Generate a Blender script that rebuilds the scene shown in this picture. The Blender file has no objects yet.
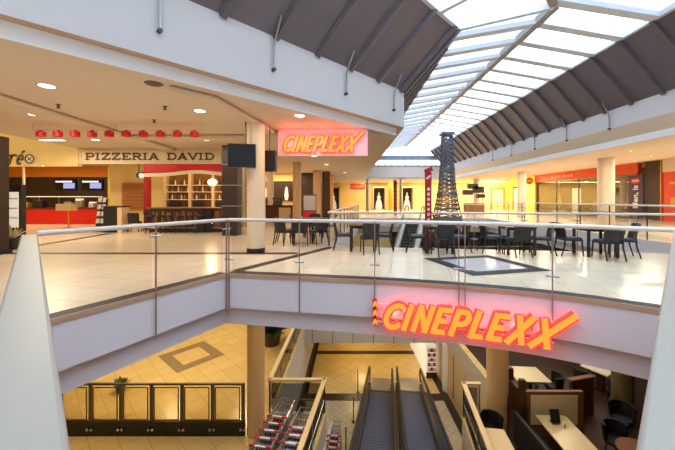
import bpy, bmesh, math, random
from math import sin, cos, pi, radians, atan2, hypot, sqrt
from mathutils import Vector, Matrix
from mathutils.geometry import tessellate_polygon

random.seed(7)
SC = bpy.context.scene
COL = SC.collection

# ---------------------------------------------------------------- camera
cd = bpy.data.cameras.new('camera')
cam = bpy.data.objects.new('camera', cd)
COL.objects.link(cam)
cam.location = (0, 0, 1.5)
cam.rotation_euler = (pi/2, 0, 0)
cd.sensor_width = 36
cd.lens = 36*320/675
cd.shift_y = -26/675
cd.clip_start = 0.02
cd.clip_end = 200
SC.camera = cam

# ---------------------------------------------------------------- world
W = bpy.data.worlds.new('sky')
SC.world = W
W.use_nodes = True
bgn = W.node_tree.nodes['Background']
bgn.inputs['Color'].default_value = (0.80, 0.90, 1.0, 1)
bgn.inputs['Strength'].default_value = 4.4

# ---------------------------------------------------------------- exposure
SC.view_settings.view_transform = 'Standard'
SC.view_settings.look = 'None'
SC.view_settings.exposure = 0.0
SC.view_settings.gamma = 1.0
SC.view_settings.use_curve_mapping = False
SC.cycles.max_bounces = 8
SC.cycles.diffuse_bounces = 4
SC.cycles.glossy_bounces = 4
SC.cycles.transparent_max_bounces = 24
SC.cycles.sample_clamp_indirect = 4.0
SC.cycles.use_denoising = True
SC.cycles.caustics_reflective = False
SC.cycles.caustics_refractive = False

WARM = (1.0, 0.70, 0.38)
GOLD = (1.0, 0.82, 0.48)
NEUT = (1.0, 0.85, 0.64)


# ---------------------------------------------------------------- materials
def srgb(r, g, b):
    def f(c):
        c /= 255.0
        return c/12.92 if c <= 0.04045 else ((c+0.055)/1.055)**2.4
    return (f(r), f(g), f(b), 1)


MATS = {}


def mat(name, rgb, rough=0.6, metal=0.0, var=0.0, scale=8.0, emit=None, es=0.0, spec=0.5, bump=0.0):
    m = bpy.data.materials.new(name)
    m.use_nodes = True
    nt = m.node_tree
    p = nt.nodes['Principled BSDF']
    c = srgb(*rgb)
    p.inputs['Base Color'].default_value = c
    p.inputs['Roughness'].default_value = rough
    p.inputs['Metallic'].default_value = metal
    p.inputs['Specular IOR Level'].default_value = spec
    if var > 0 or bump > 0:
        tc = nt.nodes.new('ShaderNodeTexCoord')
        nz = nt.nodes.new('ShaderNodeTexNoise')
        nz.inputs['Scale'].default_value = scale
        nz.inputs['Detail'].default_value = 4
        nt.links.new(tc.outputs['Object'], nz.inputs['Vector'])
        if var > 0:
            mx = nt.nodes.new('ShaderNodeMix')
            mx.data_type = 'RGBA'
            mx.inputs['A'].default_value = tuple(v*(1-var) for v in c[:3])+(1,)
            mx.inputs['B'].default_value = tuple(min(1, v*(1+var)) for v in c[:3])+(1,)
            nt.links.new(nz.outputs['Fac'], mx.inputs['Factor'])
            nt.links.new(mx.outputs['Result'], p.inputs['Base Color'])
        if bump > 0:
            b = nt.nodes.new('ShaderNodeBump')
            b.inputs['Strength'].default_value = bump
            nt.links.new(nz.outputs['Fac'], b.inputs['Height'])
            nt.links.new(b.outputs['Normal'], p.inputs['Normal'])
    if emit:
        p.inputs['Emission Color'].default_value = srgb(*emit)
        p.inputs['Emission Strength'].default_value = es
    MATS[name] = m
    return m


def tile_mat(name, rgb, rgb2, size, rot, rough, mortar=0.012, mcol=(120, 105, 90), spec=0.5):
    m = mat(name, rgb, rough, spec=spec)
    nt = m.node_tree
    p = nt.nodes['Principled BSDF']
    tc = nt.nodes.new('ShaderNodeTexCoord')
    mp = nt.nodes.new('ShaderNodeMapping')
    mp.inputs['Rotation'].default_value = (0, 0, rot)
    br = nt.nodes.new('ShaderNodeTexBrick')
    br.offset = 0.0
    br.squash = 1.0
    br.inputs['Scale'].default_value = 1.0
    br.inputs['Brick Width'].default_value = size
    br.inputs['Row Height'].default_value = size
    br.inputs['Mortar Size'].default_value = mortar
    br.inputs['Mortar Smooth'].default_value = 0.3
    br.inputs['Color1'].default_value = srgb(*rgb)
    br.inputs['Color2'].default_value = srgb(*rgb2)
    br.inputs['Mortar'].default_value = srgb(*mcol)
    nt.links.new(tc.outputs['Object'], mp.inputs['Vector'])
    nt.links.new(mp.outputs['Vector'], br.inputs['Vector'])
    nt.links.new(br.outputs['Color'], p.inputs['Base Color'])
    return m


def glass_mat(name, tint, gloss=0.08, rough=0.0):
    m = bpy.data.materials.new(name)
    m.use_nodes = True
    nt = m.node_tree
    nt.nodes.clear()
    out = nt.nodes.new('ShaderNodeOutputMaterial')
    t = nt.nodes.new('ShaderNodeBsdfTransparent')
    t.inputs['Color'].default_value = tint
    g = nt.nodes.new('ShaderNodeBsdfGlossy')
    g.inputs['Roughness'].default_value = rough
    fr = nt.nodes.new('ShaderNodeFresnel')
    fr.inputs['IOR'].default_value = 1.35
    mul = nt.nodes.new('ShaderNodeMath')
    mul.operation = 'MULTIPLY'
    mul.inputs[1].default_value = gloss/0.04
    mul.use_clamp = True
    nt.links.new(fr.outputs['Fac'], mul.inputs[0])
    mx = nt.nodes.new('ShaderNodeMixShader')
    nt.links.new(mul.outputs['Value'], mx.inputs['Fac'])
    nt.links.new(t.outputs['BSDF'], mx.inputs[1])
    nt.links.new(g.outputs['BSDF'], mx.inputs[2])
    nt.links.new(mx.outputs['Shader'], out.inputs['Surface'])
    MATS[name] = m
    return m


def wood_mat(name, a, b, rough=0.45, scale=3.0):
    m = mat(name, a, rough)
    nt = m.node_tree
    p = nt.nodes['Principled BSDF']
    tc = nt.nodes.new('ShaderNodeTexCoord')
    mp = nt.nodes.new('ShaderNodeMapping')
    mp.inputs['Scale'].default_value = (6, 6, 1)
    nz = nt.nodes.new('ShaderNodeTexNoise')
    nz.inputs['Scale'].default_value = scale
    nz.inputs['Detail'].default_value = 6
    mx = nt.nodes.new('ShaderNodeMix')
    mx.data_type = 'RGBA'
    mx.inputs['A'].default_value = srgb(*a)
    mx.inputs['B'].default_value = srgb(*b)
    nt.links.new(tc.outputs['Object'], mp.inputs['Vector'])
    nt.links.new(mp.outputs['Vector'], nz.inputs['Vector'])
    nt.links.new(nz.outputs['Fac'], mx.inputs['Factor'])
    nt.links.new(mx.outputs['Result'], p.inputs['Base Color'])
    return m


tile_mat('floor_tile', (236, 221, 198), (230, 213, 188), 0.6, 0.25, 0.24, mortar=0.006, mcol=(190, 172, 148), spec=0.45)
tile_mat('lower_tile', (220, 194, 134), (212, 184, 122), 0.6, 0.8, 0.22, mortar=0.007, mcol=(165, 130, 80), spec=0.4)
tile_mat('pit_tile', (196, 180, 150), (182, 166, 138), 0.3, 0.78, 0.3, mortar=0.008, mcol=(140, 124, 100))
wood_mat('restaurant_wood_floor', (78, 52, 34), (52, 34, 22), 0.4)
mat('band_black', (44, 32, 28), 0.38, var=0.25, scale=12)
mat('band_slate', (44, 42, 54), 0.5, var=0.2, scale=12, spec=0.3)
mat('inlay_pale', (200, 200, 204), 0.2, var=0.06, scale=5)
mat('inlay_brown', (150, 128, 98), 0.25, var=0.1, scale=8)
mat('fascia_white', (236, 228, 234), 0.55, var=0.02, scale=2)
mat('white_lip', (250, 251, 255), 0.4)
mat('soffit_cream', (232, 216, 192), 0.5, var=0.03, scale=4)
mat('fascia_grey', (218, 216, 220), 0.6, var=0.02, scale=2)
mat('nosing_tan', (196, 160, 128), 0.45, var=0.08, scale=10)
mat('ceiling_beige', (216, 196, 172), 0.75, var=0.02, scale=1.5)
mat('ceiling_under', (210, 190, 160), 0.8, var=0.02, scale=1.5)
mat('cap_white', (152, 147, 138), 0.4, var=0.03, scale=3)
mat('roof_brown', (116, 109, 117), 0.42, metal=0.2, var=0.06, scale=3)
mat('gable_steel', (128, 144, 170), 0.5, var=0.05, scale=3)
mat('rafter_grey', (222, 230, 242), 0.45, var=0.03, scale=3)
mat('ridge_brown', (158, 152, 152), 0.5, var=0.1, scale=3)
mat('steel', (186, 186, 190), 0.28, metal=0.9, var=0.05, scale=12)
mat('steel_dark', (92, 86, 82), 0.35, metal=0.7, var=0.08, scale=12)
mat('post_bronze', (168, 142, 134), 0.35, metal=0.35, var=0.05, scale=12)
mat('handrail_pale', (236, 228, 218), 0.35, metal=0.0, var=0.03, scale=8)
mat('column_cream', (226, 204, 176), 0.55, var=0.03, scale=2)
mat('column_tan', (206, 170, 128), 0.55, var=0.04, scale=2)
mat('rail_cream', (226, 202, 160), 0.45, var=0.05, scale=6)
mat('yellow_wall', (236, 212, 144), 0.65, var=0.04, scale=2)
mat('bright_yellow', (242, 214, 96), 0.6, var=0.04, scale=2)
mat('orange_wall', (226, 132, 26), 0.55, var=0.04, scale=2)
mat('cream_board', (232, 214, 178), 0.6, var=0.03, scale=3)
mat('cream_edge', (212, 188, 146), 0.5, var=0.03, scale=3)
mat('dark_brown', (54, 36, 28), 0.45, var=0.15, scale=6)
mat('letter_brown', (110, 76, 44), 0.5, var=0.05)
mat('black_matt', (26, 24, 26), 0.5, var=0.1, scale=8)
mat('black_gloss', (18, 18, 20), 0.12)
mat('red_gloss', (204, 30, 22), 0.35, var=0.05, scale=4)
mat('red_dark', (172, 28, 36), 0.5, var=0.08, scale=5)
mat('red_lantern', (200, 22, 40), 0.5, emit=(200, 16, 30), es=0.12)
mat('orange_red', (226, 78, 30), 0.45, var=0.05, scale=4)
mat('white_paint', (236, 234, 230), 0.45, var=0.02)
mat('wicker', (34, 30, 32), 0.55, var=0.35, scale=60, bump=0.3)
mat('seat_slate', (62, 64, 80), 0.55, var=0.12, scale=20)
mat('table_dark', (58, 46, 46), 0.3, var=0.12, scale=8)
wood_mat('wood_dark', (88, 50, 30), (60, 32, 20))
wood_mat('wood_mid', (150, 100, 58), (118, 74, 40))
wood_mat('table_marble', (226, 208, 164), (208, 186, 138), 0.25)
mat('purple', (66, 48, 84), 0.5, var=0.06, scale=5)
mat('tower_metal', (112, 116, 128), 0.45, metal=0.2, var=0.1, scale=6)
mat('belt_blue', (68, 78, 106), 0.5, metal=0.0, var=0.1, scale=10)
mat('skirt_dark', (62, 60, 66), 0.3, metal=0.3, var=0.1, scale=6)
mat('rubber', (30, 28, 30), 0.5)
mat('comb_metal', (170, 164, 160), 0.35, metal=0.6, var=0.08, scale=10)
mat('pit_wall_grey', (196, 190, 188), 0.5, var=0.05, scale=2)
mat('pit_wall_tan', (206, 180, 146), 0.5, var=0.05, scale=2)
mat('panel_grey', (192, 184, 176), 0.5, var=0.04, scale=2)
mat('plant_green', (84, 92, 54), 0.6, var=0.3, scale=20)
mat('plant_dry', (206, 190, 150), 0.6, var=0.2, scale=20)
mat('olive_dark', (104, 92, 62), 0.6, var=0.06, scale=4)
mat('soil', (50, 36, 26), 0.9, var=0.3, scale=30)
mat('skin_figure', (236, 220, 188), 0.5, var=0.05)
mat('brass_dark', (120, 92, 50), 0.35, metal=0.6, var=0.1, scale=8)
mat('gold', (214, 160, 60), 0.35, metal=0.5, var=0.15, scale=8)
mat('neon_face', (190, 100, 30), 0.4, emit=(255, 172, 66), es=0.92)
mat('neon_side', (226, 60, 60), 0.4, emit=(255, 62, 50), es=1.1)
mat('neon_panel', (246, 214, 222), 0.5)
mat('lamp_disc', (255, 244, 220), 0.5, emit=(255, 238, 205), es=4)
mat('lamp_ring', (196, 180, 160), 0.4, metal=0.2)
mat('globe_light', (255, 226, 170), 0.5, emit=(255, 214, 140), es=4)
mat('screen_on', (120, 130, 190), 0.3, emit=(150, 160, 225), es=1.0)
mat('screen_white', (230, 230, 240), 0.3, emit=(225, 225, 240), es=1.0)
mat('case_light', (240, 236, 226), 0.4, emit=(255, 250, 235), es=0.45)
mat('bottle_amber', (150, 84, 26), 0.2, var=0.2)
mat('bottle_green', (52, 74, 40), 0.2, var=0.2)
mat('bottle_clear', (220, 206, 170), 0.2, var=0.1)
mat('mirror_wall', (132, 96, 58), 0.25, metal=0.3, var=0.1, scale=4)
mat('brick', (176, 112, 60), 0.7, var=0.25, scale=9)
glass_mat('rail_glass', (0.95, 0.96, 0.95, 1), 0.012)
glass_mat('sky_glass', (0.86, 0.93, 0.99, 1), 0.03)
glass_mat('window_glass', (0.92, 0.92, 0.90, 1), 0.015)
glass_mat('amber_glass', (0.88, 0.85, 0.76, 1), 0.03)
glass_mat('smoke_glass', (0.50, 0.52, 0.54, 1), 0.07)


# ---------------------------------------------------------------- mesh builder
class MB:
    def __init__(s):
        s.v, s.f, s.mi = [], [], []
        s.cur = 0

    def add(s, vs, fs):
        o = len(s.v)
        s.v += [tuple(v) for v in vs]
        s.f += [tuple(o+i for i in f) for f in fs]
        s.mi += [s.cur]*len(fs)
        return s

    def box(s, x0, y0, z0, x1, y1, z1):
        vs = [(x, y, z) for z in (z0, z1) for y in (y0, y1) for x in (x0, x1)]
        return s.add(vs, [(0, 2, 3, 1), (4, 5, 7, 6), (0, 1, 5, 4), (2, 6, 7, 3), (0, 4, 6, 2), (1, 3, 7, 5)])

    def obox(s, c, size, rotz=0, M=None):
        h = [v/2 for v in size]
        R = M or Matrix.Rotation(rotz, 3, 'Z')
        vs = [Vector(c)+R @ Vector((x*h[0], y*h[1], z*h[2])) for z in (-1, 1) for y in (-1, 1) for x in (-1, 1)]
        return s.add(vs, [(0, 2, 3, 1), (4, 5, 7, 6), (0, 1, 5, 4), (2, 6, 7, 3), (0, 4, 6, 2), (1, 3, 7, 5)])

    def bar(s, a, b, w, h, up=(0, 0, 1)):
        a, b = Vector(a), Vector(b)
        d = (b-a).normalized()
        u = Vector(up)
        if abs(d.dot(u)) > 0.98:
            u = Vector((1, 0, 0))
        r = d.cross(u).normalized()
        u = r.cross(d)
        vs = [p+r*(i*w/2)+u*(j*h/2) for p in (a, b) for i, j in ((-1, -1), (1, -1), (1, 1), (-1, 1))]
        return s.add(vs, [(0, 1, 2, 3), (7, 6, 5, 4), (0, 4, 5, 1), (1, 5, 6, 2), (2, 6, 7, 3), (3, 7, 4, 0)])

    def tube(s, pts, r, n=8, r2=None):
        pts = [Vector(p) for p in pts]
        k = len(pts)
        vs = []
        prev = None
        for i, p in enumerate(pts):
            d = (pts[min(i+1, k-1)]-pts[max(i-1, 0)]).normalized()
            if prev is None:
                u = Vector((0, 0, 1)) if abs(d.z) < 0.9 else Vector((1, 0, 0))
            else:
                u = prev
            a = d.cross(u).normalized()
            b = a.cross(d).normalized()
            prev = b
            rr = r if r2 is None else r+(r2-r)*i/(k-1)
            vs += [p+a*(rr*cos(2*pi*j/n))+b*(rr*sin(2*pi*j/n)) for j in range(n)]
        fs = []
        for i in range(k-1):
            for j in range(n):
                fs.append((i*n+j, i*n+(j+1) % n, (i+1)*n+(j+1) % n, (i+1)*n+j))
        fs.append(tuple(range(n-1, -1, -1)))
        fs.append(tuple((k-1)*n+j for j in range(n)))
        return s.add(vs, fs)

    def lathe(s, prof, c=(0, 0, 0), n=20):
        vs, fs = [], []
        for r, z in prof:
            vs += [(c[0]+r*cos(2*pi*j/n), c[1]+r*sin(2*pi*j/n), c[2]+z) for j in range(n)]
        for i in range(len(prof)-1):
            for j in range(n):
                fs.append((i*n+j, i*n+(j+1) % n, (i+1)*n+(j+1) % n, (i+1)*n+j))
        if prof[0][0] > 1e-5:
            fs.append(tuple(range(n-1, -1, -1)))
        if prof[-1][0] > 1e-5:
            k = len(prof)-1
            fs.append(tuple(k*n+j for j in range(n)))
        return s.add(vs, fs)

    def prism(s, poly, z0, z1):
        n = len(poly)
        vs = [(x, y, z0) for x, y in poly]+[(x, y, z1) for x, y in poly]
        fs = [tuple(range(n-1, -1, -1)), tuple(range(n, 2*n))]
        fs += [(i, (i+1) % n, n+(i+1) % n, n+i) for i in range(n)]
        return s.add(vs, fs)

    def ribbon(s, pts, w, y0, y1, M=None):
        """stroke in the local x-z plane, extruded in y from y0 to y1 (y0 is the front)"""
        n = len(pts)
        L, R = [], []
        for i in range(n):
            p = Vector(pts[i])
            a = (p-Vector(pts[i-1])).normalized() if i > 0 else None
            b = (Vector(pts[i+1])-p).normalized() if i < n-1 else None
            if a is None:
                a = b
            if b is None:
                b = a
            na = Vector((-a.y, a.x))
            nb = Vector((-b.y, b.x))
            m = (na+nb).normalized()
            k = min(1.8, 1/max(0.3, m.dot(na)))
            L.append(p+m*(w/2*k))
            R.append(p-m*(w/2*k))
        vs = []
        for y in (y0, y1):
            for l, r in zip(L, R):
                vs += [(l.x, y, l.y), (r.x, y, r.y)]
        o = 2*n
        fs = []
        for i in range(n-1):
            a = 2*i
            fs += [(a, a+1, a+3, a+2), (o+a, o+a+2, o+a+3, o+a+1), (a, a+2, o+a+2, o+a), (a+1, o+a+1, o+a+3, a+3)]
        fs += [(0, o, o+1, 1), (2*n-2, 2*n-1, o+2*n-1, o+2*n-2)]
        return s.add(vs, fs)

    def build(s, name, m, parent=None, loc=(0, 0, 0), rotz=0, bevel=0, smooth=True, recalc=True):
        me = bpy.data.meshes.new(name)
        me.from_pydata(s.v, [], s.f)
        ms = m if isinstance(m, (list, tuple)) else [m]
        for k in ms:
            me.materials.append(MATS[k])
        me.polygons.foreach_set('material_index', s.mi)
        if recalc:
            bm = bmesh.new()
            bm.from_mesh(me)
            bmesh.ops.recalc_face_normals(bm, faces=bm.faces)
            bm.to_mesh(me)
            bm.free()
        if smooth:
            me.polygons.foreach_set('use_smooth', [True]*len(me.polygons))
            me.set_sharp_from_angle(angle=0.6)
        me.update()
        o = bpy.data.objects.new(name, me)
        COL.objects.link(o)
        o.location = loc
        o.rotation_euler = (0, 0, rotz)
        if parent:
            o.parent = parent
        if bevel:
            b = o.modifiers.new('edge', 'BEVEL')
            b.width = bevel
            b.segments = 2
            b.limit_method = 'ANGLE'
        return o


def tag(o, label, cat, group=None, kind=None):
    o['label'] = label
    o['category'] = cat
    if group:
        o['group'] = group
    if kind:
        o['kind'] = kind
    return o


def thing(name, label, cat, loc=(0, 0, 0), rotz=0, group=None, kind=None):
    o = bpy.data.objects.new(name, None)
    COL.objects.link(o)
    o.empty_display_size = 0.1
    o.location = loc
    o.rotation_euler = (0, 0, rotz)
    return tag(o, label, cat, group, kind)


def struct(mb, name, m, label=None, cat=None, **k):
    o = mb.build(name, m, **k)
    o['kind'] = 'structure'
    if label:
        o['label'] = label
        o['category'] = cat
    return o


def dup(root, loc, rotz, label, group=None):
    r = root.copy()
    COL.objects.link(r)
    r.location = loc
    r.rotation_euler = (0, 0, rotz)
    r['label'] = label
    if group:
        r['group'] = group
    for ch in list(root.children):
        c = ch.copy()
        COL.objects.link(c)
        c.parent = r
        for g in list(ch.children):
            d = g.copy()
            COL.objects.link(d)
            d.parent = c
    return r


def lamp(name, kind, loc, energy, color, size=0.3, parent=None, rot=(0, 0, 0), size_y=None, spot=None):
    ld = bpy.data.lights.new(name, kind)
    ld.energy = energy
    ld.color = color
    if kind == 'AREA':
        ld.size = size
        if size_y:
            ld.shape = 'RECTANGLE'
            ld.size_y = size_y
        else:
            ld.shape = 'DISK'
    else:
        ld.shadow_soft_size = size
    o = bpy.data.objects.new(name, ld)
    COL.objects.link(o)
    o.location = loc
    o.rotation_euler = rot
    if parent:
        o.parent = parent
    return o


def offset_path(path, d):
    """offset an open 2-D path to its left by d"""
    out = []
    n = len(path)
    for i in range(n):
        p = Vector(path[i])
        a = (p-Vector(path[i-1])).normalized() if i else None
        b = (Vector(path[i+1])-p).normalized() if i < n-1 else None
        a = a or b
        b = b or a
        na, nb = Vector((-a.y, a.x)), Vector((-b.y, b.x))
        m = (na+nb).normalized()
        out.append(tuple(p+m*(d/max(0.35, m.dot(na)))))
    return out


def slab(mb, outer, holes, z0, z1, top=0, bottom=1, side=2, outer_side=True):
    loops = [outer]+holes
    tris = tessellate_polygon([[Vector((x, y, 0)) for x, y in l] for l in loops])
    flat = [p for l in loops for p in l]
    mb.cur = top
    mb.add([(x, y, z1) for x, y in flat], [tuple(t) for t in tris])
    mb.cur = bottom
    mb.add([(x, y, z0) for x, y in flat], [tuple(reversed(t)) for t in tris])
    mb.cur = side
    for k, l in enumerate(loops):
        if k == 0 and not outer_side:
            continue
        n = len(l)
        mb.add([(x, y, z0) for x, y in l]+[(x, y, z1) for x, y in l],
               [(i, (i+1) % n, n+(i+1) % n, n+i) for i in range(n)])
    return mb


def smooth_path(pts, n=8):
    out = []
    P = [Vector(p) for p in pts]
    for i in range(len(P)-1):
        p0, p1, p2, p3 = P[max(i-1, 0)], P[i], P[i+1], P[min(i+2, len(P)-1)]
        for k in range(n):
            t = k/n
            out.append(tuple(0.5*((2*p1)+(p2-p0)*t+(2*p0-5*p1+4*p2-p3)*t*t+(3*p1-p0-3*p2+p3)*t**3)))
    out.append(tuple(P[-1]))
    return out


class Path:
    def __init__(s, pts):
        s.p = [Vector(p) for p in pts]
        s.l = [0]
        for a, b in zip(s.p, s.p[1:]):
            s.l.append(s.l[-1]+(b-a).length)
        s.len = s.l[-1]

    def at(s, d):
        d = max(0, min(s.len, d))
        for i in range(len(s.p)-1):
            if d <= s.l[i+1] or i == len(s.p)-2:
                t = (d-s.l[i])/(s.l[i+1]-s.l[i])
                dr = (s.p[i+1]-s.p[i]).normalized()
                return s.p[i]+(s.p[i+1]-s.p[i])*t, dr

    def between(s, a, b):
        return [s.at(a)[0]]+[p for p, l in zip(s.p, s.l) if a+1e-4 < l < b-1e-4]+[s.at(b)[0]]


# ================================================================ LARGE STRUCTURE
ZU, ZM, ZP = 0.0, -5.12, -8.3           # upper floor, lower floor, floor at the foot of the moving walks
ZC = 3.7                                # ceiling
K = 0.033                               # the atrium axis leans this much

A_LEFT = [(-3.65, 3.85), (-2.22, 6.45)]
A_CURVE = smooth_path([(-2.22, 6.45), (-0.72, 6.17), (1.14, 5.81), (2.71, 5.32), (3.68, 4.87), (4.42, 4.34)], 6)
A_HOLE = [(0.0, 0.06), (-3.65, 3.85)]+A_CURVE+[(4.5, 4.27)]
B_HOLE = [(-0.2, 10.06), (1.75, 25.0), (11.73, 25.0), (11.17, 8.3), (8.5, 8.9), (5.6, 9.35), (1.92, 9.85)]
RECT = [(-22, -6), (28, -6), (28, 44), (-22, 44)]

fl = MB()
slab(fl, RECT, [A_HOLE, B_HOLE], -0.69, 0.0)
struct(fl, 'floor', ['floor_tile', 'ceiling_under', 'fascia_white'], 'pale cream tiled upper floor wrapping round the open wells', 'floor', smooth=False)

# set-back lower band of the slab and the ceiling of the storey below
def ring_out(hole, d):
    n = len(hole)
    area = sum(hole[i][0]*hole[(i+1) % n][1]-hole[(i+1) % n][0]*hole[i][1] for i in range(n))
    sgn = 1 if area > 0 else -1
    out = []
    for i in range(n):
        p = Vector(hole[i])
        a = (p-Vector(hole[i-1])).normalized()
        b = (Vector(hole[(i+1) % n])-p).normalized()
        na, nb = Vector((a.y, -a.x))*sgn, Vector((b.y, -b.x))*sgn
        m = (na+nb)
        m = m.normalized() if m.length > 1e-6 else na
        out.append(tuple(p+m*(d/max(0.4, m.dot(na)))))
    return out


lc = MB()
slab(lc, RECT, [ring_out(A_HOLE, 0.16), ring_out(B_HOLE, 0.16)], -1.07, -0.69, 1, 0, 2)
struct(lc, 'ceiling_lower', ['ceiling_under', 'ceiling_under', 'fascia_white'], 'ceiling under the upper floor slab, with a set-back edge band', 'ceiling', smooth=False)

PIT = [(-1.43, 3.0), (-0.35, 9.85), (-2.02, 9.85), (-1.7, 16.5), (5.55, 16.5), (5.45, 9.74), (3.79, 9.74), (2.73, 3.0)]
f2 = MB()
slab(f2, RECT, [PIT], ZM-0.8, ZM, 0, 1, 2)
struct(f2, 'floor_lower', ['lower_tile', 'ceiling_under', 'panel_grey'], 'golden yellow tiled lower floor round the moving walks', 'floor', smooth=False)
f3 = MB()
f3.box(-6, -6, ZP-0.2, 14, 44, ZP)
struct(f3, 'floor_basement', ['pit_tile'], 'tiled floor where the moving walks land', 'floor', smooth=False)
f4 = MB()
f4.box(-1.9, 16.12, ZP, 5.5, 22.6, ZP+0.008)
struct(f4, 'floor_landing', ['lower_tile'], 'golden tiled floor beyond the foot of the moving walks', 'floor', smooth=False)
# walls of the sunken landing
pw = MB()
pw.prism([(-2.02, 9.85), (-1.43, 22.6), (-1.7, 22.6), (-2.27, 9.6), (-0.35, 9.6), (-0.35, 9.85)], ZP, ZM-0.8)
struct(pw, 'wall_landing_left', ['pit_wall_grey'], 'pale grey wall panels left of the sunken landing', 'wall')
pw = MB()
pw.prism([(5.45, 9.74), (5.55, 16.5), (5.58, 20), (5.9, 20), (5.8, 9.5), (3.79, 9.5), (3.79, 9.74)], ZP, ZM-0.8)
for yy in (11.0, 12.4, 13.8, 15.2):
    pw.cur = 1
    pw.box(5.43+0.0148*(yy-9.74), yy-0.01, ZP+0.3, 5.49, yy+0.01, ZM-0.8)
struct(pw, 'wall_landing_right', ['pit_wall_tan', 'band_black'], 'tan wall panels right of the sunken landing', 'wall')
pw = MB()
pw.prism([(-1.43, 3.0), (-0.35, 9.6), (-0.6, 9.6), (-1.68, 3.0)], ZP, ZM-0.8)
pw.prism([(2.73, 3.0), (3.79, 9.5), (4.05, 9.5), (2.98, 3.0)], ZP, ZM-0.8)
struct(pw, 'wall_landing_near', ['pit_wall_grey'])
pj = MB()
for k in range(7):
    x = -1.3+k*1.05
    pj.box(x-0.012, 16.485, ZM-0.8, x+0.012, 16.51, ZM-0.02)
struct(pj, 'trim_panel_joints', ['band_black'])
bb = MB()
bb.prism([(-2.0, 9.87), (-1.42, 22.5), (-1.38, 22.5), (-1.96, 9.87)], ZP, ZP+0.5)
bb.prism([(-1.96, 9.87), (-1.38, 22.5), (-1.2, 22.5), (-1.78, 9.87)], ZP, ZP+0.02)
bb.prism([(5.43, 9.74), (5.53, 16.5), (5.56, 20), (5.2, 20), (5.17, 16.5), (5.07, 9.74)], ZP, ZP+0.02)
bb.box(-1.5, 15.55, ZP, 1.45, 16.1, ZP+0.015)
bb.box(4.5, 15.55, ZP, 5.2, 16.1, ZP+0.015)
bb.box(-6, 20.2, ZP, 5.5, 20.65, ZP+0.015)
struct(bb, 'baseboard_landing', ['band_black'], 'black border bands in the tiles of the sunken landing', 'floor band')
yw = MB()
yw.box(-6, 22.6, ZP, 5.6, 22.9, ZM-0.8)
struct(yw, 'wall_landing_back', ['yellow_wall'])

# inlaid floor bands and frames
def strip(name, pts, w, m, z, lab):
    mb = MB()
    for a, b in zip(pts, pts[1:]):
        mb.bar((a[0], a[1], z+0.002), (b[0], b[1], z+0.002), w, 0.006)
    struct(mb, name, [m], lab, 'floor band')


strip('trim_1', [(-9.6, 8.82), (-1.1, 8.82)], 0.26, 'band_black', 0, 'dark band across the cream floor past the foot of the column')
strip('trim_2', [(-2.1, 6.7), (-0.15, 10.02)], 0.24, 'band_black', 0, 'dark band slanting from the inner corner of the front rail to the rear rail')
strip('trim_3', [(-9.62, 9.0), (-9.9, 13.9)], 0.26, 'band_black', 0, 'dark band running back towards the pizzeria')
nos = Path([A_LEFT[0], A_LEFT[1]])
for nm, pth, lab in (('trim_4', A_LEFT, 'slate edging along the straight left edge of the front well'),
                     ('trim_5', A_CURVE+[(4.5, 4.27)], 'slate edging along the curved edge of the front well')):
    mb = MB()
    e1, e0 = offset_path(pth, 0.0), offset_path(pth, 0.24)
    n = len(pth)
    mb.add([(x, y, 0.006) for x, y in e1]+[(x, y, 0.006) for x, y in e0], [(i, i+1, n+i+1, n+i) for i in range(n-1)])
    o1 = offset_path(pth, -0.02)
    mb.cur = 1
    mb.add([(x, y, 0.006) for x, y in o1]+[(x, y, 0.006) for x, y in e1], [(i, i+1, n+i+1, n+i) for i in range(n-1)])
    mb.add([(x, y, -0.065) for x, y in o1]+[(x, y, 0.006) for x, y in o1], [(i, i+1, n+i+1, n+i) for i in range(n-1)])
    mb.add([(x, y, -0.065) for x, y in o1]+[(x, y, -0.065) for x, y in e1], [(i, i+1, n+i+1, n+i) for i in range(n-1)])
    struct(mb, nm, ['band_slate', 'nosing_tan'], lab, 'floor edge', recalc=False)


def frame_inlay(name, c, half, ang, w, z, m1, m2, lab):
    mb = MB()
    R = Matrix.Rotation(ang, 2)
    q = lambda h: [tuple(Vector(c)+R @ Vector(p)) for p in ((-h, -h), (h, -h), (h, h), (-h, h))]
    o, i = q(half), q(half-w)
    mb.add([(x, y, z+0.006) for x, y in o+i], [(k, (k+1) % 4, 4+(k+1) % 4, 4+k) for k in range(4)])
    mb.cur = 1
    mb.add([(x, y, z+0.006) for x, y in i], [(0, 1, 2, 3)])
    struct(mb, name, [m1, m2], lab, 'floor inlay', smooth=False)


frame_inlay('trim_6', (3.33, 7.38), 0.95, radians(14), 0.3, 0, 'band_slate', 'inlay_pale', 'slate square frame with pale centre inlaid by the front rail')
frame_inlay('trim_7', (-6.17, 13.54), 0.98, radians(48), 0.42, ZM, 'inlay_brown', 'lower_tile', 'grey brown square frame inlaid in the yellow lower floor')
rf = MB()
rf.prism([(4.0, 3), (4.2, 9.7), (5.7, 9.7), (5.8, 16), (16, 16), (16, 3)], ZM+0.001, ZM+0.012)
struct(rf, 'floor_restaurant', ['restaurant_wood_floor'], 'dark brown wooden floor of the lower restaurant', 'floor')

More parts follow.
